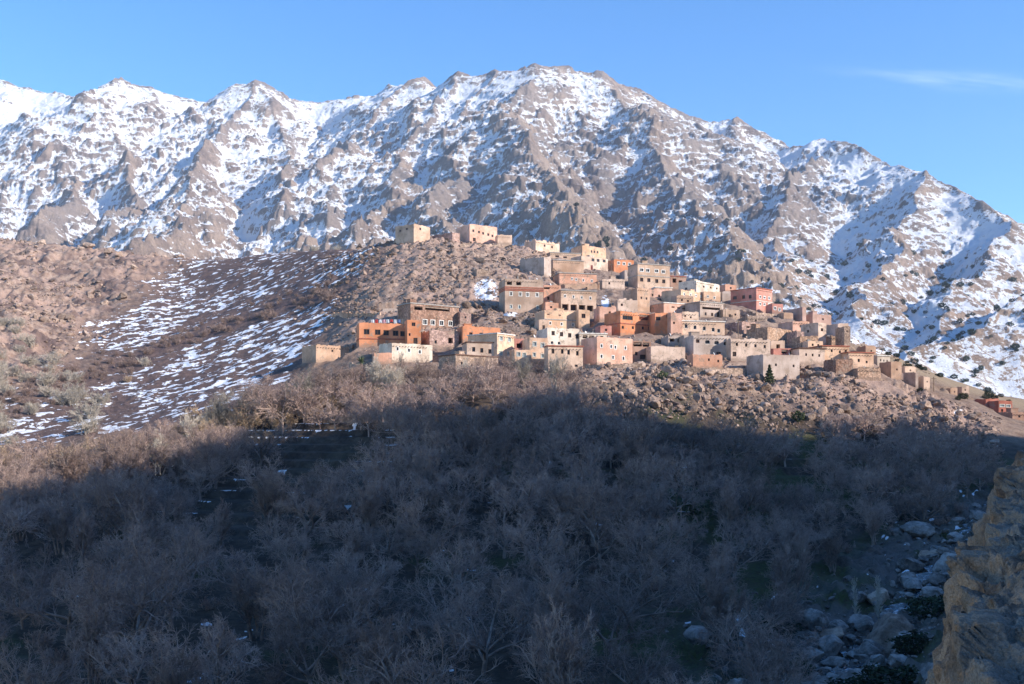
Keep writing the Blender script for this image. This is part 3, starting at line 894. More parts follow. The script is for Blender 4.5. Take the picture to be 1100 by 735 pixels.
    if Wd > 4 and D > 3.5 and r.random() < .75:      # clutter on the flat roof
        for nm, mt, q in (('chimney', 'mud', r.random() < .5), ('water_tank', 'pole', r.random() < .25), ('firewood_stack', 'wood', r.random() < .5)):
            if not q: continue
            vs, fs = [], []
            x = r.uniform(.6, Wd - 1.8); y = r.uniform(.6, D - 1.6)
            if nm == 'chimney': boxf(vs, fs, x, x + .5, y, y + .5, Hh - .5, Hh + r.uniform(.3, .8))
            elif nm == 'water_tank': boxf(vs, fs, x, x + .9, y, y + .9, Hh - .46, Hh + .55); boxf(vs, fs, x + .3, x + .6, y + .3, y + .6, Hh + .552, Hh + .66)
            else:
                for kk in range(14):
                    a0 = r.uniform(0, 1.0); boxf(vs, fs, x + a0 * .3, x + 1.0 + a0 * .3, y + .09 * (kk % 5), y + .08 + .09 * (kk % 5), Hh - .46 + .16 * (kk // 3), Hh - .32 + .16 * (kk // 3))
            link(nm, raw_mesh(nm, vs, fs, M(mt)), ob)
    if Wd > 6.5 and D > 5 and not rail and r.random() < .3:      # stair head room on the roof
        vs, fs = [], []
        x = r.uniform(.8, Wd - 3.2); w_ = r.uniform(1.8, 2.4); y = r.uniform(2.2, D - 2.6); h_ = r.uniform(1.1, 1.7)
        boxf(vs, fs, x, x + w_, y, y + 2, Hh - .5, Hh + h_); boxf(vs, fs, x - .12, x + w_ + .12, y - .12, y + 2.12, Hh + h_ + .002, Hh + h_ + .16)
        link('stair_room', raw_mesh('stair_room', vs, fs, m), ob)
    if Wd > 5 and r.random() < .45:      # roof beam ends showing through the wall
        vs, fs = [], []
        boxf(vs, fs, -.08, .08, -.38, .1, -.08, .08); bm_ = raw_mesh('roof_beam', vs, fs, M('wood'))
        for kk in range(min(12, int(Wd / .9))):
            link('roof_beam', bm_, ob).location = (.5 + kk * .9, 0, Hh - .67)
    if rail:     # bare concrete columns of an unfinished upper storey
        vs, fs = [], []
        k = max(2, int(Wd / 3.2))
        for i in range(k + 1):
            x = t + (Wd - 2 * t - .3) * i / k
            boxf(vs, fs, x, x + .28, .31, .59, Hh - .5, Hh + rail)
        link('column', raw_mesh('column', vs, fs, M('concrete')), ob)
    return ob

def row(k, xs, y0, y1, w, h):
    n = max(1, len(xs) - 1)
    return [(k, x, y0 + (y1 - y0) * i / n, w, h) for i, x in enumerate(xs)]

# ---- crest of the knoll
H('pale beige house standing alone on the crest, left of the low dark wall', 'beige', 424.5, 444.5, 462, 240.5, 262, [('d', 451.5, 246, 2, 2.6)], swins=[('d', 430, 248, 2, 2), ('d', 437, 246, 2, 2)], rough=.5)
H('low brown shed between the lone beige house and the pink house on the crest', 'dusk', 462, 486, 494, 249.5, 262, name='shed', cat='shed', depth=14, rough=.6, stone=True)
H('long pink house with a row of small windows on the hill crest', 'pink', 489, 504.5, 534, 241, 261, row('d', [508.5, 514.5, 519, 524.5, 529], 248, 253.5, 2.2, 2.8) + [('D', 509.5, 257.5, 3, 4)], depth=12)
H('low cream yard wall room joined below the right end of the crest pink house', 'cream', 533, 534.5, 550, 252.5, 262, name='shed', cat='shed', depth=5, rough=.6)
H('cream ruin with a broken jagged top above the highest terraced houses', 'cream', 563, 575.5, 601, 258.5, 273, [('d', 585, 264, 2, 2.5), ('d', 593, 265.5, 2, 2.5)], rough=1.6, depth=7)
H('shaded grey store built into the slope left of the tan long house', 'grey', 558, 584.5, 592, 276, 297, name='storehouse', cat='storehouse', depth=10, rough=1.2)
H('flat beige house with two dark slits, topmost row beside the orange cornered block', 'beige', 586, 591, 624, 271.5, 281, row('d', [598.5, 607], 275.5, 276.5, 4, 2), cap='slab_grey', depth=8)
H('grey beige house with door and three brown shuttered windows under the orange cornered block', 'pale', 613, 624.5, 653, 275, 291, row('d', [637, 642.5, 649], 279.3, 280.5, 3.2, 3.2) + [('D', 635.7, 287.5, 2.4, 5)], depth=7)
H('cream block with an orange corner and three slits, highest at the village top', 'peach', 613.5, 625.5, 651, 264, 276.5, row('d', [635.5, 638.5, 642], 270.2, 271, 1.6, 2.6), d=446, depth=8)
H('orange house with three shuttered windows behind the large four-bay beige house', 'orange', 651, 659.5, 681, 278.5, 294, row('w', [664.5, 670.3, 676.3], 282.7, 284, 2.8, 3), depth=8)
H('long tan house with flat roof edge above the salmon four-window house', 'tan', 587, 594, 627, 279.5, 294.5, cap='slab_grey', depth=8)
H('salmon house with four small white framed windows on the upper terrace', 'salmon', 595, 601, 641, 293.5, 306, row('w', [614.5, 619, 626.7, 635.8], 299.5, 301.8, 1.9, 2.6), cap='slab_grey', depth=9)
H('low beige hut with one square window beneath the orange three-window house', 'pale', 644, 647, 671, 300, 311.5, [('d', 654.5, 304.5, 2, 2.4)], depth=7, rough=.5)
H('blue grey shaded shack left of the large four-bay beige house', 'grey', 668, 671, 684, 290.5, 303, [('d', 676, 295, 4, 4)], name='shack', cat='shack', depth=6)
H('big two storey beige house with paired windows above and brown shutters below', 'beige', 674.5, 685, 719.5, 283.5, 312, row('w', [689.3, 695.8], 290, 290.6, 4, 3.6) + row('w', [705.3, 712.5], 291.2, 291.9, 4, 3.6) + row('d', [689.3, 697], 300.5, 301, 3.4, 4.2) + row('d', [705.5, 713], 302, 302.4, 3.4, 4.2), band=[295.8], cap='slab_grey', dish=1)
H('brown porch house with dark openings right of the big two storey beige house', 'brown', 717, 720, 737, 297, 310, row('o', [724.5, 731], 301.5, 303.5, 4, 4.5), depth=6, cap='slab_red')
H('white plastered house with grey side wall at the upper right of the village', 'white', 729, 748, 773, 301.5, 323, row('d', [756, 763.5, 770], 308, 310, 1.8, 2.2), swins=[('d', 737, 311, 2.6, 4)])
H('small peach annex leaning against the white plastered house', 'peach', 754, 756, 774, 313, 325, row('w', [760.5, 767.5], 318.5, 320, 1.8, 2.4), d=372, depth=5, name='annex', cat='annex')
H('peach house with four round topped white windows and dark red left side', 'peach', 710.5, 731.5, 756, 311.5, 327.5, row('w', [735, 741.8, 747.5, 752.8], 316, 318.5, 1.9, 2.6) + [('D', 733.5, 324.5, 2.5, 4)])
H('tiny orange house on the ridge left of the rose red house', 'salmon', 775, 779, 791, 306, 314, [('d', 785, 309.5, 2, 2)], d=405, depth=8)
H('blue grey shaded store below the tiny orange ridge house', 'grey', 774, 776, 789, 313, 325, name='storehouse', cat='storehouse', d=388, depth=8)
H('rose red two storey house with pale window surrounds near the right ridge', 'redpink', 785, 812.5, 829.5, 309.5, 334, row('w', [816.5, 821.2, 826.2], 319, 320.5, 2.2, 2.8) + row('w', [816.5, 821.2, 826.2], 326.5, 327.5, 2.2, 2.8), swins=[('d', 789.5, 320, 4, 3.6), ('d', 798.8, 319.2, 3, 4), ('d', 805.8, 318.8, 3, 4)], cap='slab_red', band=[322.8], bandc='frame_pale')
H('low rose porch with white arches beside the rose red house', 'redpink', 828, 829.5, 841, 326.5, 336, row('w', [832.5, 837.5], 331.2, 332.6, 2.6, 3.4), d=368, depth=5, name='porch', cat='porch')
# ---- second tier
H('beige roof terrace house with orange band and four white framed windows', 'stone', 536, 542.5, 583.5, 299.5, 338, row('w', [549, 559, 566.7, 577], 315.6, 316.8, 3.2, 4.4) + row('p', [549, 558, 577.5], 329.5, 330.2, 2.6, 4) + row('o', [547.3, 557.3], 304.4, 304.8, 5.5, 3.4), band=[308.2, 310.0, 311.6], bandc='slab_red', dish=1, rail=.9)
H('salmon cube house attached right of the orange banded terrace house', 'salmon', 582, 584, 602.5, 306.5, 329, [('o', 587.5, 309.5, 6, 2.6), ('D', 596, 318.5, 2, 4.5), ('d', 589, 320.5, 2.4, 3.6)], d=348, depth=8)
H('beige house with four small windows over four dark garage bays', 'beige', 595, 602.5, 640.5, 312, 336, row('w', [607, 616.2, 625, 634.3], 318, 320.5, 2.0, 3.0) + row('o', [607.3, 616.3, 625.3, 634], 330, 331.5, 6.8, 6.4), cap='slab_grey', roof='concrete')
H('half ruined beige house with snow patch beside it, below the low beige hut', 'pale', 661, 663.5, 685, 322.5, 337, [('d', 668, 327.5, 2.2, 2.6)], rough=1.2)
H('tall tan house with stone side wall behind the bright orange hotel', 'tan', 669, 684.5, 698, 309.5, 336, [('d', 689, 320, 1.8, 2.6), ('d', 694.5, 320.8, 1.8, 2.6)], rough=.6)
H('pale pink ruin with crumbling top right of the tall tan house', 'pink', 695, 697, 720, 311.5, 325, [('d', 701, 317, 2, 2.4), ('d', 708, 318, 2, 2.8), ('d', 715, 319, 2, 2.8)], rough=1.3, d=372)
H('pinkish house with dark slit windows above the cream arched house', 'pink', 699, 713, 750, 325.5, 342, row('d', [723, 729, 734.5, 740.5], 330, 332.5, 3.4, 1.6), cap='slab_white', d=347)
H('grey balcony house with two open galleries below the white plastered house', 'grey', 736, 752, 777, 324.5, 341, [('o', 764, 331.5, 19, 2.6), ('d', 758, 337.3, 2, 3.4), ('d', 765, 338, 2.4, 3.6), ('D', 771.5, 338, 2.6, 5)], cap='slab_grey', rail=.8)
H('low beige house with two slits and small tower window, left middle', 'peach', 574, 585, 624, 334, 355.5, row('d', [589, 601.3], 337.8, 338.8, 2.8, 1.2) + row('w', [591, 603.4, 615.6], 347.3, 349, 2.2, 3.4), band=[342.8], bandc='slab_grey', roof='concrete')
H('small square tower room with one shuttered window beside the low beige two-slit house', 'peach', 620, 621.5, 633.5, 333, 352, [('d', 626.8, 339.5, 4.2, 4.8)], d=322, depth=6)
H('bright orange hotel with covered balcony and dark orange side wall', 'orange', 649, 666.5, 703.5, 335, 360, [('d', 674.3, 341.5, 11, 4.6), ('b', 694.5, 341.2, 16, 5.6)] + row('d', [669, 679.8, 690.6, 697.2], 351.8, 352.8, 2.4, 3.2), band=[347.2], bandc='slab_red', name='hotel', cat='hotel', dish=1)
H('orange wing with a shaded lower stair joined to the bright orange hotel', 'orange', 702, 703.8, 720.5, 336.3, 361, [('d', 707, 342.3, 5, 4), ('d', 717.8, 339.8, 4, 3)], d=315, depth=7, name='hotel_wing', cat='hotel wing')
H('tall salmon house with two dark lower windows between orange hotel and cream house', 'pink', 719, 720.7, 732.5, 336, 364, [('d', 724, 347, 2, 2.5)] + row('d', [727, 731], 359.3, 359.7, 2.2, 4), d=313, depth=8, dish=1)
H('small cream upper house with red window above the arched cream house', 'cream', 731, 733, 750.5, 335.5, 348, [('d', 736, 339.5, 2, 2), ('d', 742, 341, 2, 2), ('d', 746.8, 345.7, 3.6, 4)], d=318, depth=6)
H('cream house with five arched windows in a row', 'cream', 731, 732.8, 778.5, 345, 361.5, row('a', [737, 746.5, 756.5, 766, 772], 350.5, 355.5, 3.4, 4.6), dish=1, cap='slab_white')
H('shaded brown house behind the long grey arched house', 'dusk', 779, 797, 812, 346, 360.5, [('d', 803.5, 351.5, 3.2, 2.4)], stone=True, d=322)
H('plain brown blank walled house with dark left side, right of the arched grey house', 'tan', 802, 824.5, 852, 352, 371, [], stone=True, rough=.3)
# ---- orange house on the left and its neighbours
H('small grey house with white wall up-slope of the long orange house', 'grey', 408, 411, 427, 332, 347, name='house', depth=8, roof='concrete', d=340)
H('three storey brown house with open roof terrace behind the long orange house', 'brown', 427, 441, 493, 326, 357, row('w', [456.5, 465, 474.3, 484], 346, 347.6, 4.6, 5.6) + [('o', 449.5, 331.2, 9, 4.2), ('o', 470, 331.8, 27, 4.2)], band=[353.8], bandc='frame_pale', cap='slab_grey', stone=True, d=318)
H('long orange house with five wide windows on the left edge of the village', 'orange', 383, 385.8, 437.2, 347, 372, row('d', [393.8, 405.7, 414.8, 425, 433], 356.5, 358.6, 6, 5.8), band=[363.6], bandc='slab_red', depth=9)
H('orange tower with door at the right end of the long orange house', 'orange', 436, 437.5, 452.3, 344, 371.5, [('d', 444.2, 348.5, 4, 4), ('d', 440, 359.5, 2, 3), ('D', 446.3, 366.5, 4.4, 7)], d=298, depth=7, name='tower', cat='tower')
H('dark stone shed right of the orange tower', 'dusk', 452, 461.5, 493, 355.5, 372.5, [('o', 484, 366, 5, 6), ('d', 468, 367.5, 2.5, 3.5)], stone=True, rough=.8, name='shed', cat='shed', d=300)
H('white house with three square windows below the long orange house', 'white', 407, 421, 464.5, 369, 389, row('w', [427, 439.3, 451], 374.7, 378, 3, 4.4), swins=[], roof='concrete')
H('low salmon outbuilding below the left end of the white three-window house', 'salmon', 400, 402, 421, 379.5, 390.5, [('d', 411, 379.5, 3, 2)], name='outbuilding', cat='outbuilding', d=280, depth=5)
H('low tan mud house with grey side at the far left end of the village', 'tan', 324.5, 339.5, 375, 370.5, 388, [('d', 357, 377, 2, 2.4)], rough=.6, roof='mud')
H('orange red house with two windows right of the dark stone shed', 'orange', 491, 497, 537.5, 351, 367.5, row('d', [505.8, 516.8], 358.8, 359.2, 3.6, 3.4), d=302)
H('tall yellow house with pale upper windows in the front row', 'yellow', 502, 534, 552.5, 358.5, 391, row('p', [538.2, 547], 363.7, 364.9, 3.6, 5) + row('p', [537.8, 547], 379.4, 380.6, 3.6, 4.6), cap='slab_white')
H('low yellow link house with two pale windows between two taller yellow houses', 'yellow', 551, 552.7, 571, 375.5, 391.5, row('p', [557.2, 563.3], 380.6, 381.4, 3.8, 4.6), d=281, depth=6)
H('dark wine red recess house behind the yellow link house', 'redpink', 551, 553, 569, 364, 380, [('o', 558, 371.5, 6, 5)], d=298, depth=6)
H('yellow house with two pale blue windows left of the cream front house', 'yellow', 566, 568.8, 588.5, 362.5, 390, row('p', [574.4, 583], 369.6, 371, 4.2, 5) + row('p', [574, 583], 381, 382.4, 3.4, 4.4), d=283, depth=8)
H('white house with four brown windows over low arches in the front centre', 'white', 576, 588, 622.5, 353, 375, row('d', [594.2, 603.2, 612, 620], 358, 361.5, 3.6, 4.8) + row('a', [593, 600.5], 368.2, 368.8, 3.2, 3.6), d=295)
H('white terrace house with open railings right of the white four-window house', 'white', 620, 622.5, 652, 358.5, 369.5, row('o', [628.5, 635.5, 645], 361.8, 362.6, 5, 3.4), cap='slab_white', d=298, depth=7, rail=.7, dish=2)
H('cream front row house with one tall door and three windows', 'cream', 586, 588.8, 626.2, 372, 398, [('D', 594, 377.3, 3, 5.2)] + row('d', [604, 610.8, 620.2], 377.6, 379.6, 2.8, 5) + [('d', 619, 393, 3, 2.6)], d=276, cap='slab_red')
H('whitish house with three dark windows above the brown stone front house', 'pale', 499, 501.5, 534.5, 368, 386, row('d', [508.8, 517.5, 526.2], 375.4, 377.6, 3.4, 5), cap='slab_brown', d=286, depth=7)
H('brown stone house with tiny windows at the lower front left', 'stone', 471, 489.5, 535, 381.5, 408, [('d', 496, 390.5, 2.2, 3.4), ('d', 507, 392, 2.2, 2.6), ('d', 498, 396, 1.8, 2)], cap='slab_brown', stone=True, d=273)
H('big pink house with two rows of white windows and long shaded side', 'pink', 624, 641.2, 679.5, 362, 393, row('w', [646.2, 656.5, 661, 671.8], 371.6, 373.9, 2.4, 4) + row('w', [646.2, 658.5, 669.6], 382.8, 385, 2.6, 4.2), roof='concrete', rail=.5)
H('brown house with two dark garage openings beside the big pink house', 'brown', 677, 680, 699.5, 366.5, 388, [('o', 685, 370, 9, 4.4), ('o', 694, 370.4, 7, 4.4), ('D', 690.5, 383.5, 6, 5), ('d', 683.5, 380, 3, 4)], d=287, rough=.5)
H('long plain grey beige wall house under a junk covered roof', 'pale', 697, 699.2, 736, 372, 389, [], rough=.35, d=284, roof='mud')
H('grey stone shed under the junk roof, left of the long arched grey house', 'grey', 715, 718, 744, 361, 374, row('o', [722, 730.5], 365.5, 366, 5.5, 3.2), d=303, rough=.8, depth=6, name='shed', cat='shed')
H('long grey house with three wide arched openings', 'grey', 735, 745, 785, 360.5, 386, [('d', 749.5, 366.5, 3.6, 3.8)] + row('a', [760, 769.8, 779.8], 367.5, 369.2, 5.6, 4.6) + [('d', 772, 379.5, 5, 2.8), ('d', 781, 379, 2.2, 2.6)], d=288, rough=.4)
H('grey beige house with four square windows and toothed roof edge', 'pale', 783, 785.2, 827.5, 364.5, 386.5, row('d', [791.5, 801.5, 811.5, 821.5], 370, 372.4, 2.4, 3.4) + [('D', 789, 380.5, 4, 5)], rough=1.0, d=287)
H('low salmon shed among boulders below the arched grey house', 'salmon', 738, 744.5, 776, 381.5, 395.5, row('d', [761.5, 771.5], 386.5, 388, 2, 2.8), name='shed', cat='shed', rough=.6, d=277)
H('bare grey concrete house with two small windows and a conifer at its foot', 'grey', 802, 819.8, 859, 380.5, 408.5, row('d', [833.5, 852.5], 392, 393.2, 2, 2.8), rough=.3, roof='concrete', d=275)
H('red brick coloured shed with dark openings above the bare concrete house', 'redpink', 824, 831, 859, 374, 386, [('o', 843, 377.8, 7, 4.4), ('o', 850.5, 378.6, 4, 3.6)], name='shed', cat='shed', d=294, depth=5)
# ---- right end of the village
H('shaded purple brown house on the ridge right of the rose porch', 'dusk', 841, 862, 866, 330.5, 347, d=352, depth=10)
H('brown ridge house with lit peach end wall, far right ridge', 'dusk', 855, 873, 893, 337.5, 350, [('d', 884, 343, 2, 2)], d=354, depth=8)
H('pinkish tan house with dark orange side above the blank brown house', 'pink', 836, 851.5, 869.5, 345, 358, [('d', 860, 350.5, 2, 2.6)], d=322)
H('tall grey house with narrow bright end wall and shaded side', 'pale', 860.5, 879, 887.5, 346.5, 374, [('d', 883, 354.3, 2.6, 3.4)], swins=[('d', 868, 356, 2, 3)], d=312)
H('brown stone house below the shaded side of the tall grey house', 'tan', 857, 859.5, 879, 361, 376, [('d', 868.5, 368, 1.4, 5)], stone=True, d=305, depth=5)
H('grey house with one bright window wall right of the tall grey house', 'pale', 888, 900, 911.5, 347.5, 366, [('d', 904.5, 353.5, 2, 3.2)], d=332)
H('brown blank house under the grey one-window house', 'tan', 885, 888.5, 909, 361, 377, [('d', 899, 366.5, 2, 2.4)], stone=True, d=315, depth=6)
H('narrow stone tower at the right end of the village', 'stone', 905, 907, 913.5, 351, 379, [('d', 910, 356, 1.4, 2)], stone=True, d=309, depth=5, name='tower', cat='tower', rough=.6)
H('beige house with wide brown overhanging eave, right front', 'pale', 856, 858.5, 886, 374.5, 391.5, row('d', [866, 873, 880], 381, 382, 1.8, 2.8), cap='slab_brown', d=291, depth=7)
H('peach house with two small windows below the stone tower', 'peach', 880, 883, 912, 372, 391, row('d', [893.5, 902.2], 377, 378.2, 2, 2.8) + [('D', 908.5, 378.5, 2.4, 5)], d=293, cap='slab_red', depth=7)
H('golden yellow house at the right end of the front row', 'yellow', 908, 911.5, 938.5, 379, 396.5, [('d', 922.5, 387.3, 2.2, 3.4), ('d', 931, 389, 2, 2.6)], d=291, cap='slab_red')
H('brown red shed with a lit stone front below the peach house', 'brown', 885, 898, 916.5, 386, 401.5, [], stone=True, name='shed', cat='shed', d=282, rough=.6)
H('long low brown wall room under the golden yellow house', 'tan', 919, 921.5, 946, 395.5, 407.5, [], stone=True, d=281, depth=5, rough=.9, name='shed', cat='shed')
H('small white house with three slits behind the tan cube house', 'white', 939, 942.5, 956, 382.5, 394, row('d', [946, 949.5, 953], 387, 388, 1.2, 2.2), d=312, depth=6, cap='slab_white')
H('tan cube house with dark left side at the far right of the front row', 'tan', 945, 957.3, 968.5, 389, 410, [('d', 963.5, 397, 1.6, 2)], d=None)
H('low grey stone hut right of the tan cube house', 'grey', 971, 983.5, 986.5, 400, 415, name='hut', cat='hut', rough=.6)
H('small cream hut with bright end wall on the right slope', 'cream', 983, 992.3, 999, 405, 419, [('d', 996, 410, 1.2, 1.6)], name='hut', cat='hut')
H('little tan hut with orange side, left of two huts on the far slope', 'tan', 1013, 1021, 1028.5, 417, 427.5, [('d', 1025.5, 421, 1.2, 1.6)], name='hut', cat='hut', d=315)
H('little grey hut with one window, right of two huts on the far slope', 'pale', 1028, 1033.3, 1041, 415.5, 425.5, [('d', 1037, 419, 1.6, 1.8)], name='hut', cat='hut', d=318)
H('small rust coloured shed left of the red house with white shutters', 'red', 1057, 1059, 1073, 428.5, 441, [], d=312, depth=5, name='shed', cat='shed')
H('red house with two white shutters at the right edge', 'red', 1071, 1072.8, 1087.5, 431, 447, row('p', [1076.5, 1083], 435.8, 436.2, 4.6, 2.8) + row('d', [1076.5, 1083], 441, 441.4, 2, 3), d=308, depth=7)
H('low brown house at the right edge below the red house', 'brown', 1085, 1087.5, 1112, 443, 454, [('d', 1095, 447.5, 2, 2.4)], d=300, depth=6)

# ---- small filler buildings squeezed between the others
H('low rubble stone hut on the bare slope left of the orange banded terrace house', 'stone', 508, 512, 526, 290, 297, name='hut', cat='hut', depth=5, rough=1.4, stone=True)
H('brown mud store above the brown three storey house', 'dusk', 486, 494, 506, 336, 347, [('d', 500, 341, 2, 2.4)], name='storehouse', cat='storehouse', stone=True, rough=.8)
H('small beige room with a door between the low two-slit house and the white front house', 'beige', 574, 579, 589, 344, 357, [('D', 584, 352, 2.6, 5)], d=316, depth=5)
H('small salmon shed below the salmon cube house', 'salmon', 583, 586, 600, 325, 335, [('d', 592, 330, 2.4, 2.2)], name='shed', cat='shed', d=334, depth=5)
H('brown mud store behind the four garage bay house', 'tan', 640, 643, 660, 303, 313, [('d', 651, 307, 2, 2)], name='storehouse', cat='storehouse', rough=1.0, d=382, depth=6)
H('low tan house with rubble roof under the salmon four-window terrace house', 'tan', 603, 607, 642, 306, 313, [('d', 630, 309.5, 2, 2)], rough=1.5, d=378, depth=6)
H('pinkish mud house with one window right of the four garage bay house', 'pink', 640, 644, 662, 330, 345, [('d', 655, 336, 2.4, 2.8)], d=325, depth=6, rough=.9)
H('small red roofed shed at the left foot of the bright orange hotel', 'redpink', 641, 645, 657, 350, 360, [('d', 651, 354.5, 2.4, 2.6)], name='shed', cat='shed', d=311, depth=5)
H('grey block house with two dark windows below the tall salmon house', 'grey', 730, 735, 752, 361, 374, row('d', [741, 747.5], 366, 366.6, 2.6, 3), d=300, depth=6)
H('beige mud house with one door right of the grey balcony house', 'beige', 774, 777, 795, 333, 345, [('D', 784, 340, 2.4, 4.6), ('d', 790, 338, 2, 2.2)], d=345, depth=6, rough=.8)
H('low stone house on the slope below the rose red house', 'stone', 798, 803, 824, 340, 350, [('d', 812, 344.5, 2, 2.2)], stone=True, rough=1.2, d=338, depth=6)
H('tan mud store between the rose porch and the purple brown ridge house', 'tan', 838, 842, 852, 336, 344, name='storehouse', cat='storehouse', rough=.8, d=352, depth=5)
H('brown stone barn right of the blank brown house', 'dusk', 851, 856, 864, 356, 371, [('d', 860, 362, 1.8, 2.4)], stone=True, rough=.7, d=309, depth=6, name='barn', cat='barn')
H('beige annex with a dark doorway between the toothed house and the bare concrete house', 'beige', 824, 828, 843, 366, 378, [('o', 836, 372.5, 4, 5)], d=297, depth=5, name='annex', cat='annex')
H('peach house with two windows squeezed behind the beige wide eave house', 'peach', 863, 868, 884, 366, 377, row('d', [873, 879], 370.5, 371, 2, 2.6), d=302, depth=6)
H('small tan hut behind the white three-slit house', 'tan', 924, 930, 941, 372, 383, [('d', 936, 377, 1.6, 2)], name='hut', cat='hut', d=322, depth=5, rough=.7)
H('low cream house at the far right behind the grey and cream huts', 'cream', 968, 972, 984, 394, 403, [('d', 978, 398, 1.6, 1.8)], d=314, depth=5)
H('pale house with white parapet below the big two storey beige house', 'pale', 700, 704, 722, 309, 318, row('d', [710, 716], 313, 313.6, 2, 2.2), cap='slab_white', d=376, depth=6)
H('brown house with two small windows above the pinkish slit-window house', 'tan', 722, 727, 745, 318, 329, row('d', [732.5, 739], 322.5, 323.4, 2, 2.4), d=362, depth=6, rough=.9)

# ---- dry stone retaining walls holding the lanes and yards
def stone_wall(label, pts, h=1.6, key='stone', d=None):
    """pts: photo pixels along the foot of the wall"""
    q = [P(px, py, depth_at(px, py) if d is None else d) for px, py in pts]
    vs, fs = [], []; r = HRNG; t = .45
    for a, b in zip(q[:-1], q[1:]):
        L = (b - a).length; n = max(2, int(L / 1.1)); dr = (b - a).normalized(); nr = Vector((-dr.y, dr.x, 0)).normalized() * t
        for i in range(n):
            p0 = a.lerp(b, i / n); p1 = a.lerp(b, (i + .995) / n); hh = h * r.uniform(.78, 1.12)
            k = len(vs)
            for z in (-1.2, hh):
                for p, o in ((p0, 0), (p1, 0), (p1, 1), (p0, 1)):
                    vs.append((p.x + nr.x * o, p.y + nr.y * o, p.z + z))
            fs += [(k, k + 1, k + 5, k + 4), (k + 1, k + 2, k + 6, k + 5), (k + 2, k + 3, k + 7, k + 6), (k + 3, k, k + 4, k + 7), (k + 4, k + 5, k + 6, k + 7)]
    return tag(link('stone_wall', raw_mesh('stone_wall', vs, fs, wall_mat(key, True))), label, 'wall', 'dry stone terrace walls of the village')
stone_wall('rough stone terrace wall on the slope above the long orange house', [(357, 342.5), (380, 343), (408, 344)], 2.2, 'tan')
stone_wall('stone wall under the orange banded terrace house', [(540, 345), (560, 346.5), (582, 347)], 1.6)
stone_wall('stone wall above the yellow front houses, left of the low two-slit house', [(540, 357), (560, 358), (574, 358.5)], 1.8)
stone_wall('stone wall below the rose red house on the bare slope', [(792, 337), (812, 341), (832, 342)], 1.5)
stone_wall('stone wall under the cream arched house', [(735, 366), (758, 366.5), (780, 367)], 1.6)
stone_wall('stone wall at the foot of the big pink house', [(628, 397), (655, 398.5), (690, 396)], 1.6)
stone_wall('long stone wall on the stony face under the salmon shed', [(738, 399), (762, 401), (800, 402)], 1.4)
stone_wall('stone wall under the golden yellow house on the right', [(905, 404), (925, 409), (950, 412)], 1.4)
stone_wall('stone wall on the left terrace below the white three-window house', [(375, 396), (410, 399), (470, 400)], 1.5)
stone_wall('sunlit stone wall among the bare trees left below the village', [(335, 452), (365, 451), (405, 450)], 1.5, 'tan')
stone_wall('stone wall on the crest below the long pink house', [(494, 266), (520, 267), (548, 267.5)], 1.8)
stone_wall('stone wall under the four garage bay house', [(598, 341), (620, 342), (644, 341.5)], 1.5)

# ---- utility poles and washing
def utility_pole(label, px, py, top):
    d = depth_at(px, py); b = P(px, py, d); h = (py - top) / F * d
    o = empty('utility_pole', b)
    vs, fs = [], []
    boxf(vs, fs, -.09, .09, -.09, .09, -1, h); link('post', raw_mesh('post', vs, fs, M('wood')), o)
    vs, fs = [], []
    boxf(vs, fs, -.7, .7, -.17, -.092, h - .55, h - .42); link('crossarm', raw_mesh('crossarm', vs, fs, M('wood')), o)
    tag(o, label, 'pole', 'utility poles in the village')
utility_pole('wooden utility pole in front of the brown three storey house', 469, 372, 340)
utility_pole('wooden utility pole between the beige four-bay house and the pinkish mud house', 657, 345, 322)
utility_pole('wooden utility pole right of the cream arched house', 793, 366, 344)
utility_pole('wooden utility pole at the foot of the grey balcony house', 779, 346, 327)
utility_pole('wooden utility pole near the cream hut on the right slope', 1003, 421, 405)
utility_pole('wooden utility pole beside the upper beige shuttered house', 657, 300, 283)
def washing_line(label, px0, px1, py, d, cols):
    a = P(px0, py, d); b = P(px1, py, d)
    o = empty('washing_line', a)
    vs, fs = [], []; L = b.x - a.x
    for x in (0, L): boxf(vs, fs, x - .05, x + .05, -.05, .05, -1.6, .1)
    boxf(vs, fs, .052, L - .052, -.015, .015, -.02, .01); link('post', raw_mesh('post', vs, fs, M('pole')), o)
    n = len(cols)
    for i, c in enumerate(cols):
        vs, fs = [], []; x = .3 + (L - .5) * i / n; w = (L - .5) / n * .75; hh = HRNG.uniform(.7, 1.2)
        for k in range(6):
            for z in (-.03, -hh): vs.append((x + w * k / 5, .03 * math.sin(k * 2.1) + (.1 if z < -.1 else 0) * math.sin(k * 1.3), z))
        for k in range(5): fs.append((2 * k, 2 * k + 1, 2 * k + 3, 2 * k + 2))
        link('laundry', raw_mesh('laundry', vs, fs, flat_mat('cloth_' + c, dict(white=(.75, .75, .75), red=(.5, .06, .05), blue=(.12, .2, .4), pinkish=(.65, .35, .38))[c])), o)
    tag(o, label, 'washing line')
_ho = HOUSES[[h[0]['label'] for h in HOUSES].index('long orange house with five wide windows on the left edge of the village')]
washing_line('white and red washing hanging on the roof of the long orange house', 398, 432, 343.2, _ho[1].y + 5.2, ['white', 'red', 'white', 'pinkish', 'white', 'red', 'white', 'blue'])
# ================================================================== ground sheet, stones, boulders, stream, rock bank
tag(build_ground(), kind='structure')

def ground_z(x, y):
    return float(ground_detail(np.array([[x]]), np.array([[y]]))[0][0, 0])
def ground_zs(x, y):
    return ground_detail(np.asarray(x, float)[None], np.asarray(y, float)[None])[0][0]

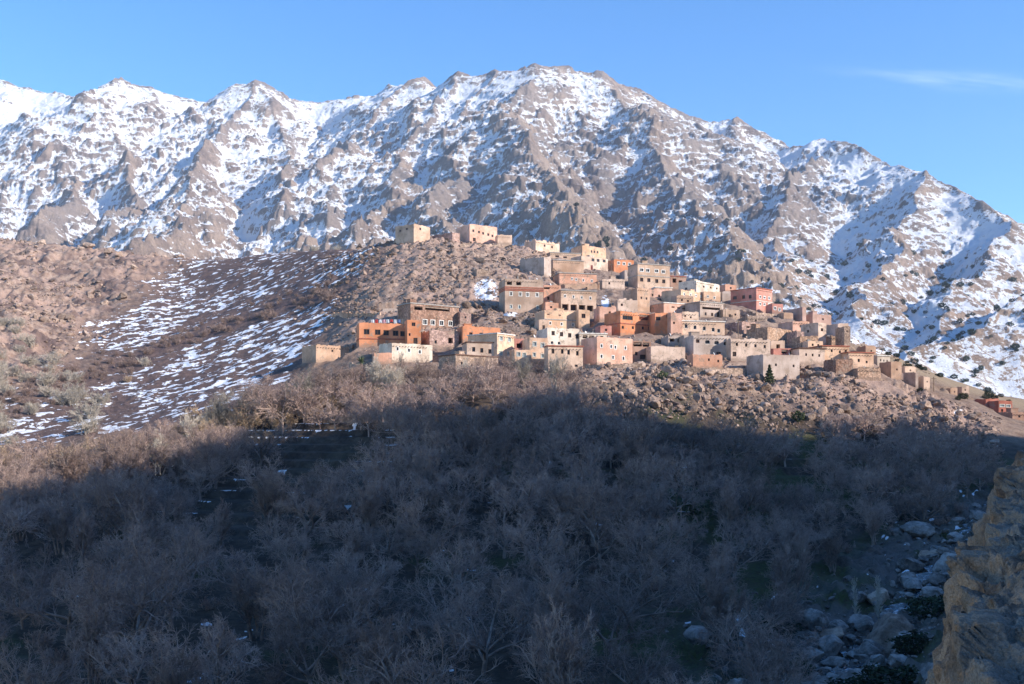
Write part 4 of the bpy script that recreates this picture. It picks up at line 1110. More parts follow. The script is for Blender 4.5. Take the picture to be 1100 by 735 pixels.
def in_pad(x, y, grow=0.0):
    m = np.zeros(np.shape(x), bool)
    for (cx, cy, ca, sa, u0, u1, v0, v1, pz) in HOUSE_PADS:
        u = (x - cx) * ca + (y - cy) * sa; v = -(x - cx) * sa + (y - cy) * ca
        m |= (u > u0 - 1.0 - grow) & (u < u1 + 1.0 + grow) & (v > v0 - 1.6 - grow) & (v < v1)
    return m

def ico_np(sub):
    bm = bmesh.new(); bmesh.ops.create_icosphere(bm, subdivisions=sub, radius=1.0)
    v = np.array([q.co[:] for q in bm.verts]); f = np.array([[q.index for q in g.verts] for g in bm.faces]); bm.free()
    return v, f

def rock_shape(rng, sub, rough=.22, cuts=7):
    v, f = ico_np(sub)
    v = v.copy()
    for _ in range(cuts):
        n = rng.normal(size=3); n /= np.linalg.norm(n); c = rng.uniform(.38, .8)
        dd = v @ n - c
        v = v - np.clip(dd, 0, None)[:, None] * n[None] * .92
    o = rng.uniform(0, 50, 3)
    for wl, am in ((.9, rough), (.4, rough * .5), (.18, rough * .25)):
        v = v * (1 + am * (perlin(v[:, 0] / wl + o[0] + v[:, 2] * .7 / wl, v[:, 1] / wl + o[1] - v[:, 2] * .5 / wl, 5))[:, None])
    return v, f

def np_mesh(name, v, f, mat, smooth=False):
    me = bpy.data.meshes.new(name)
    k = f.shape[1]; nf = len(f)
    me.vertices.add(len(v)); me.vertices.foreach_set('co', v.astype(np.float32).ravel())
    me.loops.add(nf * k); me.loops.foreach_set('vertex_index', f.astype(np.int32).ravel())
    me.polygons.add(nf); me.polygons.foreach_set('loop_start', np.arange(0, nf * k, k, dtype=np.int32))
    me.update(calc_edges=True)
    me.polygons.foreach_set('use_smooth', np.full(nf, smooth, dtype=bool))
    if mat: me.materials.append(mat)
    return me

def mat_rock(name, a, b, scale=1.0, lichen=True, tone=False):
    n = NB(name)
    m = n.noise(.9 * scale, 5, .65); f = n.noise(5 * scale, 4, .7)
    oi = n.t.nodes.new('ShaderNodeObjectInfo')
    c = n.mix(n.ramp(m, .32, .68), a, b)
    if lichen: c = n.mix(n.math('MULTIPLY', n.ramp(f, .55, .7), .5), c, tuple(v * 1.25 + .03 for v in b))
    c = n.mul(c, n.ramp(oi.outputs['Random'], 0, 1, .7, 1.2))
    if tone: c = n.mul(c, n.ramp(n.attr('tone'), 0, 1, .55, 1.2))
    n.color(c)
    n.bump(n.math('ADD', m, n.math('MULTIPLY', f, .4)), .7, .25 / scale)
    return n.m
ROCK_WARM = mat_rock('stone_warm', (.25, .17, .13), (.47, .355, .275))
SCREE = mat_rock('scree', (.25, .165, .125), (.46, .345, .27), 1.0, True, True)
ROCK_GREY = mat_rock('stone_grey', (.15, .13, .115), (.37, .33, .30))

def rot3(rng):
    a, b = rng.normal(0, .35), rng.normal(0, .35)
    ca, sa, cb, sb = math.cos(a), math.sin(a), math.cos(b), math.sin(b)
    return np.array([[1, 0, 0], [0, ca, -sa], [0, sa, ca]]) @ np.array([[cb, 0, sb], [0, 1, 0], [-sb, 0, cb]])

def rubble(name, label, n, sampler, smin, smax, mat, seed, power=2.4):
    rng = np.random.default_rng(seed)
    px, d = sampler(rng, n)
    x = (px - 550) / F * d
    ok = ~in_pad(x, d)
    x, d = x[ok], d[ok]; n = len(x)
    z = ground_zs(x, d)
    sz = smin * (1 - rng.random(n) * (1 - (smin / smax) ** power)) ** (-1 / power)
    shapes = [rock_shape(rng, 2, .12, 12) for _ in range(16)]
    V, Fc = [], []; off = 0
    ang = rng.uniform(0, 6.28, n); sel = rng.integers(0, 16, n); tone = rng.random(n); T = []
    sq = rng.uniform(.4, 1.0, (n, 3)) * np.array([1.3, 1.1, .85])
    for i in range(n):
        v, f = shapes[sel[i]]
        q = (v * sq[i] * sz[i]) @ rot3(rng)
        T.append(np.full(len(v), tone[i]))
        c, s = math.cos(ang[i]), math.sin(ang[i])
        V.append(np.stack([q[:, 0] * c - q[:, 1] * s + x[i], q[:, 0] * s + q[:, 1] * c + d[i], q[:, 2] + z[i] + sz[i] * .12], -1))
        Fc.append(f + off); off += len(v)
    me = np_mesh(name, np.concatenate(V), np.concatenate(Fc), mat)
    me.attributes.new('tone', 'FLOAT', 'POINT').data.foreach_set('value', np.concatenate(T).astype(np.float32))
    return tag(link(name, me), label, None, kind='stuff')

def s_face(rng, n):
    px = rng.uniform(610, 1075, n * 4); d = rng.uniform(236, 290, n * 4)
    w = rocky_mask(px, d) * (0.35 + 0.65 * sst(-.1, .25, fbm((px - 550) / F * d, d, 14, 3, 401)))
    k = rng.random(n * 4) < w
    return px[k][:n], d[k][:n]
def s_top(rng, n):
    px = rng.uniform(345, 640, n * 4); d = rng.uniform(300, 470, n * 4)
    w = rocky_mask(px, d) * (0.25 + 0.75 * sst(-.1, .2, fbm((px - 550) / F * d, d, 16, 3, 403)))
    k = rng.random(n * 4) < w
    return px[k][:n], d[k][:n]
def s_left(rng, n):
    px = rng.uniform(-120, 330, n * 4); d = rng.uniform(285, 640, n * 4)
    w = rocky_mask(px, d) * sst(-.05, .25, fbm((px - 550) / F * d, d, 30, 3, 405))
    k = rng.random(n * 4) < w
    return px[k][:n], d[k][:n]
def s_vill(rng, n):
    return rng.uniform(380, 1000, n), rng.uniform(262, 430, n)
rubble('scree_stones', 'loose tan stones covering the steep face below the village', 11000, s_face, .22, 2.1, SCREE, 501, 2.0)
rubble('hilltop_stones', 'loose reddish stones over the upper hill beside the village', 9000, s_top, .28, 2.2, SCREE, 502, 2.1)
rubble('left_hill_stones', 'loose brown stones over the sunny left hillside', 6500, s_left, .4, 3.4, SCREE, 503, 2.1)
rubble('village_stones', 'loose stones and rubble between the village houses', 4200, s_vill, .2, 1.0, SCREE, 504)

def s_stream(rng, n):
    k = rng.integers(0, len(STREAM) - 1, n); t = rng.random(n)
    a = np.array([q[:] for q in STREAM]); p = a[k] * (1 - t)[:, None] + a[k + 1] * t[:, None]
    x = p[:, 0] + rng.normal(0, 6.5, n); d = p[:, 1] + rng.normal(0, 2, n)
    ok = d > 66
    return (550 + F * x / d)[ok], d[ok]
STREAM_STONE = mat_rock('stream_stone', (.11, .094, .085), (.33, .29, .262), 1.0, True, True)
rubble('stream_stones', 'grey stones and cobbles covering the shaded stream bed', 3800, s_stream, .15, 1.3, STREAM_STONE, 505, 2.2)

# boulders one can tell apart
_rng = np.random.default_rng(77)
BSHAPES_W = [np_mesh('boulder', *rock_shape(_rng, 4, .2, 9), ROCK_WARM) for _ in range(4)]
BSHAPES_G = [np_mesh('boulder', *rock_shape(_rng, 4, .2, 9), ROCK_GREY) for _ in range(5)]
def boulder(px, d, size, label, group, warm=False, sq=(1, 1, .75), sink=.25, rz=None):
    x = (px - 550) / F * d
    z = ground_z(x, d)
    me = (BSHAPES_W if warm else BSHAPES_G)[int(_rng.integers(0, 4))]
    o = link('boulder', me)
    o.location = (x, d, z + size * sq[2] * (1 - sink) * .6)
    o.scale = (size * sq[0], size * sq[1], size * sq[2])
    o.rotation_euler = (_rng.uniform(-.3, .3), _rng.uniform(-.3, .3), _rng.uniform(0, 6.3) if rz is None else rz)
    return tag(o, label, 'boulder', group)
BG = 'boulders lying along the stream bed'
boulder(905, 84, 2.0, 'big tan rough boulder at the bottom edge beside the stream', BG, True, (1, .9, 1.1))
boulder(957, 118, 3.7, 'largest brown boulder in the middle of the stream gully', BG, True, (1.2, 1, .8))
boulder(962, 82, 1.9, 'flat pale grey slab boulder at the bottom right of the stream', BG, False, (1.5, 1.1, .55))
boulder(1022, 150, 3.0, 'purplish grey boulder beside the stream below the right rock bank', BG, False, (1.3, 1, .7))
for (px, d, sz) in ((868, 92, 1.5), (842, 88, 1.3), (885, 103, 1.6), (872, 116, 1.4), (895, 124, 1.7), (925, 128, 1.3), (975, 146, 1.6), (1000, 158, 1.7), (1030, 166, 1.5), (1052, 178, 1.6),
                    (945, 96, 1.5), (975, 92, 1.3), (930, 90, 1.2), (850, 101, 1.2), (1005, 143, 1.4), (990, 131, 1.5), (968, 104, 1.3)):
    boulder(px, d, sz, 'large grey boulder, one of several big blocks in the shaded stream bed', 'big blocks in the stream bed', sz > 1.6, (1.15, 1, .8))
boulder(795, 86, 1.9, 'dark leaning boulder near the bottom edge among bare trees', BG, False, (.8, .9, 1.2))
boulder(984, 172, 2.4, 'mossy boulder up the stream where the gully narrows', BG, False, (1.4, 1, .6))
boulder(945, 138, 1.5, 'pale squarish boulder behind the largest brown boulder', BG, True, (1.2, 1, .9))
pts = STREAM
for i in range(190):
    k = int(_rng.integers(0, len(pts) - 2)); t = _rng.random()
    q = pts[k].lerp(pts[k + 1], t)
    off = _rng.normal() * 5.5
    sx = q.x + off
    boulder(550 + F * sx / q.y, q.y + _rng.uniform(-2, 2), .4 + 1.5 * _rng.random() ** 3, 'grey boulder among many others along the shaded stream', BG, False, (_rng.uniform(.9, 1.3), _rng.uniform(.8, 1.1), _rng.uniform(.55, .85)))
SG = 'large boulders on the stony face below the village'
for i in range(46):
    px = _rng.uniform(650, 1010); d = _rng.uniform(240, 284)
    if rocky_mask(np.array(px), np.array(d)) < .4 or in_pad(np.array([(px - 550) / F * d]), np.array([d]), 1.0)[0]: continue
    boulder(px, d, _rng.uniform(.8, 1.9), 'tan boulder lying among loose stones on the sunny face below the houses', SG, True, (1.2, 1, .8))
for i in range(40):
    px = _rng.uniform(0, 230); d = _rng.uniform(340, 600)
    if rocky_mask(np.array(px), np.array(d)) < .5: continue
    boulder(px, d, _rng.uniform(1.3, 3.4), 'rounded brown boulder on the sunny hillside above the bare gully', 'boulders on the left hillside', True, (1.3, 1.1, .8))

# the stream
def build_stream():
    vs, fs = [], []
    pts = STREAM; L = []
    for a, b in zip(pts[:-1], pts[1:]):
        for t in np.linspace(0, 1, 14, endpoint=False): L.append(a.lerp(b, t))
    for i, q in enumerate(L[:-1]):
        dr = (L[i + 1] - q); dr.z = 0; dr.normalize()
        sd = Vector((-dr.y, dr.x, 0))
        wd = 1.7 + .8 * math.sin(i * 1.7) + .5 * math.sin(i * .6)
        z = float(ground_smooth(q.x, q.y)) - 1.05
        for k in range(7):
            p = q + sd * wd * (k - 3) / 3
            vs.append((p.x, p.y, z + .12 * math.sin(i * 2.3 + k * 1.9)))
    n = len(vs) // 7
    for i in range(n - 1):
        for k in range(6): fs.append((i * 7 + k, i * 7 + k + 1, i * 7 + k + 8, i * 7 + k + 7))
    m = NB('stream_water')
    f = m.noise(1.6, 5, .7)
    m.color(m.mix(m.ramp(f, .52, .66), (.03, .045, .055), (.55, .6, .66)))
    m.b.inputs['Roughness'].default_value = .12; m.b.inputs['Specular IOR Level'].default_value = .5
    m.bump(f, .6, .3)
    tag(link('stream_water', raw_mesh('stream_water', vs, fs, m.m, True)), kind='structure')
build_stream()

# rock bank right beside the viewer
def build_bank():
    E = [(-9, -9, -1.7), (-2.5, 0, -1.65), (0.6, 5.0, -1.75), (2.6, 8.0, -2.3), (4.2, 10.2, -2.75), (5.15, 12.0, -3.0), (6.65, 15.4, -3.0), (8.0, 18.6, -3.02), (9.2, 22, -2.98),
         (11.2, 26, -2.98), (13.5, 30, -3.0), (15.6, 34, -2.7), (17.6, 38.5, -2.35), (20.4, 44, -1.6), (23, 48.5, -1.15), (26.5, 54, -.4), (31, 60, .6)]
    E = np.array(E)
    s = np.concatenate([[0], np.cumsum(np.hypot(*np.diff(E[:, :2], axis=0).T))])
    ss = np.concatenate([np.linspace(0, 12, 60, endpoint=False), np.linspace(12, s[-1], 1250)])
    ex = np.interp(ss, s, E[:, 0]); ey = np.interp(ss, s, E[:, 1]); ez = np.interp(ss, s, E[:, 2])
    def sm(a):
        k = np.ones(31) / 31
        return np.convolve(np.pad(a, 15, mode='edge'), k, 'valid')
    ex, ey = sm(ex), sm(ey)
    tx = np.gradient(ex); ty = np.gradient(ey); L = np.hypot(tx, ty); tx /= L; ty /= L
    w = np.concatenate([-np.linspace(8, 1.5, 30, endpoint=False), np.linspace(-1.5, 2.5, 190, endpoint=False), np.linspace(2.5, 16, 50)])
    Wg, SS = np.meshgrid(w, ss)
    X = ex[:, None] + ty[:, None] * Wg; Y = ey[:, None] - tx[:, None] * Wg
    Z = ez[:, None] + np.where(Wg < 0, 3.4 * Wg, np.where(Wg < 3, .32 * Wg, .96 + .55 * (Wg - 3)))
    Z = np.maximum(Z, -27)
    far = sst(6, 14, Y)
    u = SS; v = Wg + .25 * Z
    def lumps(wl, sd_):
        c, vv = cells(u + wl * .35 * fbm(u, v, wl * .6, 2, sd_ + 1), v + wl * .35 * fbm(u, v, wl * .6, 2, sd_ + 2), wl, sd_)
        return np.sqrt(np.clip(1 - (c / .8) ** 2, 0, 1)) * (.35 + .65 * vv)
    big = sst(-.3, .3, fbm(u, v, 5, 2, 719))
    h = ((fbm(u, v, 4.5, 3, 711, .5)) * .8 + lumps(1.5, 721) * .34 * big + lumps(.55, 731) * .24 + lumps(.24, 741) * .15 + fbm(u, v, 1.4, 6, 715, .55) * .5 + (cells(u + .3 * fbm(u, v, .9, 3, 751), v + .3 * fbm(u, v, .9, 3, 752), .85, 753)[1] - .5) * .42
         + (cells(u + .1 * fbm(u, v, .3, 2, 754), v + .1 * fbm(u, v, .3, 2, 755), .3, 757)[1] - .5) * .10 + np.abs(((v * 1.0 + .45 * u + .5 * fbm(u, v, 2, 3, 759)) / .9) % 1 - .5) * .35 - .4) * (.25 + .75 * far)
    nx = np.where(Wg < .3, -.8, -.25)
    X = X + h * nx * ty[:, None] + .25 * far * sst(30, 8, Y); Y = Y + h * nx * -tx[:, None]; Z = Z + h * .75 - .12 * far
    n = NB('rock_bank')
    m = n.noise(.8, 5, .65); f = n.noise(5, 5, .7); b = n.noise(.25, 3); g = n.noise(24, 3, .7)
    c = n.mix(n.ramp(m, .38, .62), (.115, .075, .055), (.33, .235, .17))
    c = n.mix(n.ramp(b, .45, .6), c, n.mix(m, (.15, .122, .10), (.29, .245, .205)))
    c = n.mix(n.math('MULTIPLY', n.ramp(f, .5, .68), .6), c, (.36, .20, .11))
    c = n.mul(c, n.ramp(g, .3, .7, .72, 1.28))

    n.color(c); n.bump(n.math('ADD', n.math('MULTIPLY', m, 1.2), n.math('MULTIPLY', f, .5)), .9, .3)
    tag(grid_mesh('rock_bank', X, Y, Z, None, n.m, True), kind='structure')
build_bank()
# ================================================================== TREES
BARK = mat_rock('bark', (.225, .155, .135), (.43, .32, .265), 1.0, False)
BARK_TRUNK = mat_rock('bark_trunk', (.17, .125, .105), (.34, .26, .215), 1.0, False)
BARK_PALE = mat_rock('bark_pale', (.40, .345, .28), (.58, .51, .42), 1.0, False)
TWIG_OCHRE = mat_rock('twig_ochre', (.42, .29, .18), (.62, .47, .33), 1.0, False)

def grow(rng, spec):
    """bare tree as a list of segments (p0, p1, r0, r1, level)"""
    segs = []
    def branch(p, dr, L, r, lv):
        ns = spec['nseg'][lv]; q = p.copy(); d0 = dr.copy(); path = [(q.copy(), r)]
        r1 = r * spec['taper'][lv]
        for i in range(ns):
            d0 = d0 + rng.normal(size=3) * spec['wob'][lv]; d0[2] += spec['up'][lv]; d0 /= np.linalg.norm(d0)
            q2 = q + d0 * L / ns
            ra = r + (r1 - r) * i / ns; rb = r + (r1 - r) * (i + 1) / ns
            segs.append((q, q2, ra, rb, lv)); q = q2; path.append((q.copy(), rb))
        if lv + 1 < len(spec['n']) + 1 and lv < len(spec['n']):
            nch = spec['n'][lv]
            for k in range(nch):
                t = spec['from'][lv] + (1 - spec['from'][lv]) * (k + rng.random()) / nch
                f = min(t, .999) * ns; i = int(f); fr = f - i
                pp = path[i][0] * (1 - fr) + path[i + 1][0] * fr; rr = path[i][1] * (1 - fr) + path[i + 1][1] * fr
                ax = path[i + 1][0] - path[i][0]; ax /= np.linalg.norm(ax)
                e = np.cross(ax, rng.normal(size=3)); e /= np.linalg.norm(e) + 1e-9
                an = math.radians(rng.normal(spec['ang'][lv], 9))
                if lv == 0:   # spread the limbs round the trunk
                    ph = 6.283 * (k * .382 + rng.random() * .1); e = np.array([math.cos(ph), math.sin(ph), 0])
                cd = ax * math.cos(an) + e * math.sin(an)
                branch(pp, cd / np.linalg.norm(cd), L * spec['len'][lv] * rng.uniform(.7, 1.2) * (1.15 - .45 * t), max(spec['rmin'], min(rr * .8, r * spec['rr'][lv])), lv + 1)
    for b in range(spec.get('stems', 1)):
        dr = np.array([rng.normal() * spec['lean'], rng.normal() * spec['lean'], 1.0]); dr /= np.linalg.norm(dr)
        branch(np.array([rng.normal() * spec.get('spread', 0), rng.normal() * spec.get('spread', 0), -.4]), dr, spec['L'] * rng.uniform(.85, 1.1), spec['r'], 0)
    return segs

def seg_arrays(segs, lo, hi):
    s = [q for q in segs if lo <= q[4] <= hi]
    return (np.array([q[0] for q in s]), np.array([q[1] for q in s]), np.array([q[2] for q in s]), np.array([q[3] for q in s]))

def prisms(p0, p1, r0, r1, k=3):
    a = p1 - p0; L = np.linalg.norm(a, axis=1, keepdims=True) + 1e-9; a = a / L
    ref = np.where(np.abs(a[:, 2:3]) > .9, np.array([[1., 0, 0]]), np.array([[0, 0, 1.]]))
    e1 = np.cross(a, ref); e1 /= np.linalg.norm(e1, axis=1, keepdims=True); e2 = np.cross(a, e1)
    n = len(p0); V = np.zeros((n, 2 * k, 3))
    for i in range(k):
        c, s = math.cos(6.28318 * i / k), math.sin(6.28318 * i / k)
        o = e1 * c + e2 * s
        V[:, i] = p0 + o * r0[:, None]; V[:, k + i] = p1 + o * r1[:, None]
    fi = np.array([[i, (i + 1) % k, k + (i + 1) % k, k + i] for i in range(k)])
    Fc = (np.arange(n)[:, None, None] * 2 * k + fi[None]).reshape(-1, 4)
    return V.reshape(-1, 3), Fc

SPREAD = dict(n=(6, 6, 6, 5, 3), nseg=(3, 4, 3, 3, 2, 1), taper=(.75, .45, .4, .4, .5, .5), wob=(.08, .16, .2, .22, .25, .2), up=(.05, .07, .07, .06, .05, .03),
              **{'from': (.55, .3, .2, .15, .1)}, ang=(50, 46, 46, 46, 42), len=(1.9, .62, .6, .58, .62), rr=(.55, .5, .5, .55, .6), rmin=.0105, lean=.08, L=2.5, r=.19)
UPR = dict(n=(9, 6, 6, 4), nseg=(5, 4, 3, 2, 1), taper=(.3, .4, .4, .5, .5), wob=(.07, .1, .14, .18, .2), up=(.06, .14, .12, .08, .05),
           **{'from': (.25, .15, .15, .1)}, ang=(30, 30, 32, 34), len=(.48, .5, .55, .6), rr=(.5, .5, .55, .6), rmin=.013, lean=.14, L=5.2, r=.13, stems=4, spread=.35)
SHRUB = dict(n=(7, 6, 5), nseg=(4, 3, 2, 1), taper=(.4, .4, .5, .5), wob=(.12, .16, .2, .2), up=(.04, .06, .06, .04),
             **{'from': (.15, .15, .1)}, ang=(38, 40, 40), len=(.55, .55, .6), rr=(.5, .55, .6), rmin=.012, lean=.55, L=1.9, r=.05, stems=9, spread=.25)
POPL = dict(n=(46, 6, 4), nseg=(8, 3, 2, 1), taper=(.2, .4, .5, .5), wob=(.02, .1, .14, .2), up=(.05, .3, .2, .1),
            **{'from': (.12, .15, .1)}, ang=(34, 30, 32), len=(.17, .45, .55), rr=(.28, .5, .6), rmin=.014, lean=.02, L=9.0, r=.17)
class Proto: pass
def proto(spec, seed, bark, split, lod=None):
    rng = np.random.default_rng(seed)
    p = Proto(); segs = grow(rng, spec); p.segs = segs
    top = len(spec['n'])
    a = seg_arrays(segs, 0, split); p.trunk = np_mesh('trunk', *prisms(*a, 6), BARK_TRUNK if bark is BARK else bark, True)
    b = seg_arrays(segs, split + 1, top); p.crown = np_mesh('crown', *prisms(*b, 3), bark)
    p.h = max(q[1][2] for q in segs)
    return p
P_SPREAD = [proto(SPREAD, 900 + i, BARK, 1) for i in range(6)]
P_UPR = [proto(UPR, 930 + i, BARK_PALE, 0) for i in range(3)]  # pale bark for uprights in the sunlit band, brightness put into the colour
P_UPRD = [proto(UPR, 940 + i, BARK, 0) for i in range(3)]  # same upright trees in darker bark for the shaded wood
P_SHRUB = [proto(SHRUB, 950 + i, TWIG_OCHRE, 0) for i in range(3)]
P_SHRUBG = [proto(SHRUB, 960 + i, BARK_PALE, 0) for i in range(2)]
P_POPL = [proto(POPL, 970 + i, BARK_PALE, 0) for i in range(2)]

def plant(p, x, y, height, name, label, cat, group=None, rz=0.0, lean=0.0, z=None):
    if z is None: z = ground_z(x, y)
    s = height / p.h
    o = empty(name, (x, y, z - .1), rz)
    o.rotation_euler = (lean, lean * .5, rz)
    o.scale = (s, s, s)
    link('trunk', p.trunk, o); link('crown', p.crown, o)
    return tag(o, label, cat, group)

def pxx(px, d): return (px - 550) / F * d
TR = random.Random(5)
# --- single trees one can point to
one = [
    (P_SPREAD[0], 304, 222, 13.0, 'bare_tree', 'tallest sunlit bare tree with a leaning pale trunk, left below the village', 'tree'),
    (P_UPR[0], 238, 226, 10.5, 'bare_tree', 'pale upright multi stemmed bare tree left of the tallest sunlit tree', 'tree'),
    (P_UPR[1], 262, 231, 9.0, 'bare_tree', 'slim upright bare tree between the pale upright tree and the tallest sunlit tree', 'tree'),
    (P_SPREAD[2], 345, 240, 9.5, 'bare_tree', 'round bare tree in sun under the tan mud house', 'tree'),
    (P_SPREAD[3], 383, 242, 9.0, 'bare_tree', 'bare tree in sun below the salmon outbuilding', 'tree'),
    (P_POPL[0], 428, 252, 9.4, 'poplar_tree', 'narrow pale bare poplar below the white three-window house', 'tree'),
    (P_POPL[1], 449, 254, 6.6, 'poplar_tree', 'shorter pale bare poplar right of the taller one, below the village', 'tree'),
    (P_SPREAD[4], 480, 250, 8.0, 'bare_tree', 'bare tree in front of the brown stone front house', 'tree'),
    (P_SPREAD[5], 545, 254, 7.4, 'bare_tree', 'broad bare tree in front of the yellow front houses', 'tree'),
    (P_SPREAD[1], 580, 252, 7.4, 'bare_tree', 'bare tree with thick dark limbs under the cream front row house', 'tree'),
    (P_SPREAD[0], 512, 256, 6.0, 'bare_tree', 'small bare tree against the foot of the tall yellow house', 'tree'),
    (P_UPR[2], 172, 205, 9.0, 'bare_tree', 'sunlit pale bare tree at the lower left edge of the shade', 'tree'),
    (P_POPL[0], 920, 130, 5.6, 'poplar_tree', 'slim bare sapling left of two standing by the stream boulders', 'tree'),
    (P_POPL[1], 944, 133, 6.2, 'poplar_tree', 'slim bare sapling right of two standing by the stream boulders', 'tree'),
    (P_POPL[0], 281, 552, 5.2, 'poplar_tree', 'tiny pale poplar standing alone on the left skyline', 'tree'),
    (P_POPL[1], 294, 548, 3.6, 'poplar_tree', 'tiny poplar right of the lone skyline poplar', 'tree'),
    (P_SHRUBG[0], 338, 525, 4.5, 'bare_shrub', 'pale round bush on the skyline left of the crest houses', 'shrub'),
    (P_SHRUBG[1], 362, 515, 4.0, 'bare_shrub', 'second pale bush on the skyline nearer the crest houses', 'shrub'),
    (P_SHRUBG[1], 78, 292, 5.4, 'bare_shrub', 'pale rounded bush standing alone in the snow streaks on the left slope', 'shrub'),
    (P_SHRUBG[0], 157, 352, 3.4, 'bare_shrub', 'small pale bush in the dark gully on the left', 'shrub'),
    (P_SHRUB[0], 138, 330, 2.6, 'bare_shrub', 'small ochre bush in the dark gully on the left', 'shrub'),
]
for (p, px, d, h, nm, lb, ct) in one:
    plant(p, pxx(px, d), d, h, nm, lb, ct, None, TR.uniform(0, 6.28), .12 if px == 304 else 0)
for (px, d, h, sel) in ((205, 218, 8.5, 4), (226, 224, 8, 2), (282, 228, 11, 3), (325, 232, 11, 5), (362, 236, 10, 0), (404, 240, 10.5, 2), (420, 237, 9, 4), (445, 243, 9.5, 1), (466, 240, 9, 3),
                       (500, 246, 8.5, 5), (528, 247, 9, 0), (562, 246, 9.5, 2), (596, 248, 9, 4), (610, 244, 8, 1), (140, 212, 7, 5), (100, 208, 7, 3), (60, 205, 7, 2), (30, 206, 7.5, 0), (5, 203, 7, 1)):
    plant((P_UPR[sel % 3] if sel in (2, 4, 5) else P_SPREAD[sel]), pxx(px, d), d, h, 'bare_tree', 'bare tree at the sunlit upper edge of the valley wood below the village', 'tree', 'bare trees along the sunlit edge of the wood', TR.uniform(0, 6.28), 0)  # some take the paler bark, sunlight put into the colour
    one.append((None, px, d))
SINGLE = [(pxx(q[1], q[2]), q[2]) for q in one]

# --- the woods on the valley floor and terraces
def scatter(n, region, mind, seed):
    rng = np.random.default_rng(seed); out = list(SINGLE); base = len(out); cell = {}
    tries = 0
    def ok(x, y, m):
        for (a, b) in out:
            if (a - x) ** 2 + (b - y) ** 2 < m * m: return False
        return True
    while len(out) - base < n and tries < n * 40:
        tries += 1
        px, d = region(rng)
        if px is None: continue
        x = pxx(px, d)
        if ok(x, d, mind(px, d)): out.append((x, d))
    return out[base:]
def reg_wood(rng):
    d = math.sqrt(rng.uniform(74 ** 2, 246 ** 2)); px = rng.uniform(-70, 1130)
    x = pxx(px, d)
    sd = float(dist_poly(np.array(x), np.array(d), STREAM))
    if sd < (7 if d < 165 else 4): return None, None
    if px > np.interp(d, [70, 100, 150, 175, 195], [785, 835, 890, 985, 1070]) + 60 * fbm(np.array([x]), np.array([d]), 14, 2, 803)[0]: return None, None
    if px > 1010 and d < 186: return None, None
    e = fbm(np.array([x]), np.array([d]), 24, 3, 801)[0]
    if ((px - 300) / 165) ** 2 + ((d - 186) / 36) ** 2 < 1 + 1.5 * e and e < .12: return None, None
    if 690 < px < 885 and 192 < d and fbm(np.array([x]), np.array([d]), 16, 2, 805)[0] < .18: return None, None
    if 620 < px < 880 and d > 226: return None, None
    lim = np.interp(px, [-70, 0, 100, 200, 300, 420, 640, 1130], [212, 214, 216, 224, 238, 246, 244, 243])
    if d > lim: return None, None
    return px, d
wood = scatter(640, reg_wood, lambda px, d: (7.1 if d < 150 else 5.6) * (.75 + .5 * abs(math.sin(px * .013 + d * .05))), 55)
wood.sort(key=lambda q: q[1])
print('wood trees', len(wood))
NIND = 255
GT = 'bare winter trees filling the valley below the village'
L_SHADE = 'bare grey leafless tree in the shaded wood on the valley floor'
for i, (x, d) in enumerate(wood[:NIND]):
    px = 550 + F * x / d
    u = TR.random()
    h = TR.triangular(5.5, 12.0, 9.0) * (.8 if px > 800 else 1)
    if 170 < px < 450 and 118 < d < 150: h = min(h, 7.0)
    pr = TR.choice(P_SPREAD) if u < .8 else TR.choice(P_UPRD)
    plant(pr, x, d, h, 'bare_tree', L_SHADE, 'tree', GT, TR.uniform(0, 6.28), TR.uniform(-.1, .1))

def merge_trees(name, label, spots, protos, hr, keep, mat, rmul=1.5):
    rng = np.random.default_rng(31); V, Fc = [], []; off = 0
    pre = []
    for p in protos:
        top = max(q[4] for q in p.segs)
        a = seg_arrays([q for q in p.segs if q[4] < top or rng.random() < keep], 0, top)
        w = np.where(np.arange(len(a[2])) >= 0, rmul, 1.0)
        pre.append((prisms(a[0], a[1], a[2] * np.where(a[2] < .03, rmul, 1), a[3] * np.where(a[3] < .03, rmul, 1), 3), p.h))
    zs = ground_zs([q[0] for q in spots], [q[1] for q in spots])
    for (x, d), z in zip(spots, zs):
        (v, f), h0 = pre[int(rng.integers(0, len(pre)))]
        s = rng.uniform(*hr) / h0; an = rng.uniform(0, 6.28); c, sn = math.cos(an), math.sin(an)
        V.append(np.stack([(v[:, 0] * c - v[:, 1] * sn) * s + x, (v[:, 0] * sn + v[:, 1] * c) * s + d, v[:, 2] * s + z - .1], -1))
        Fc.append(f + off); off += len(v)
    return tag(link(name, np_mesh(name, np.concatenate(V), np.concatenate(Fc), mat)), label, None, kind='stuff')
rest = wood[NIND:]
merge_trees('bare_wood', 'farther bare trees of the valley wood, merging into one grey mass', rest, P_SPREAD[:5], (5.5, 9.5), .35, BARK)

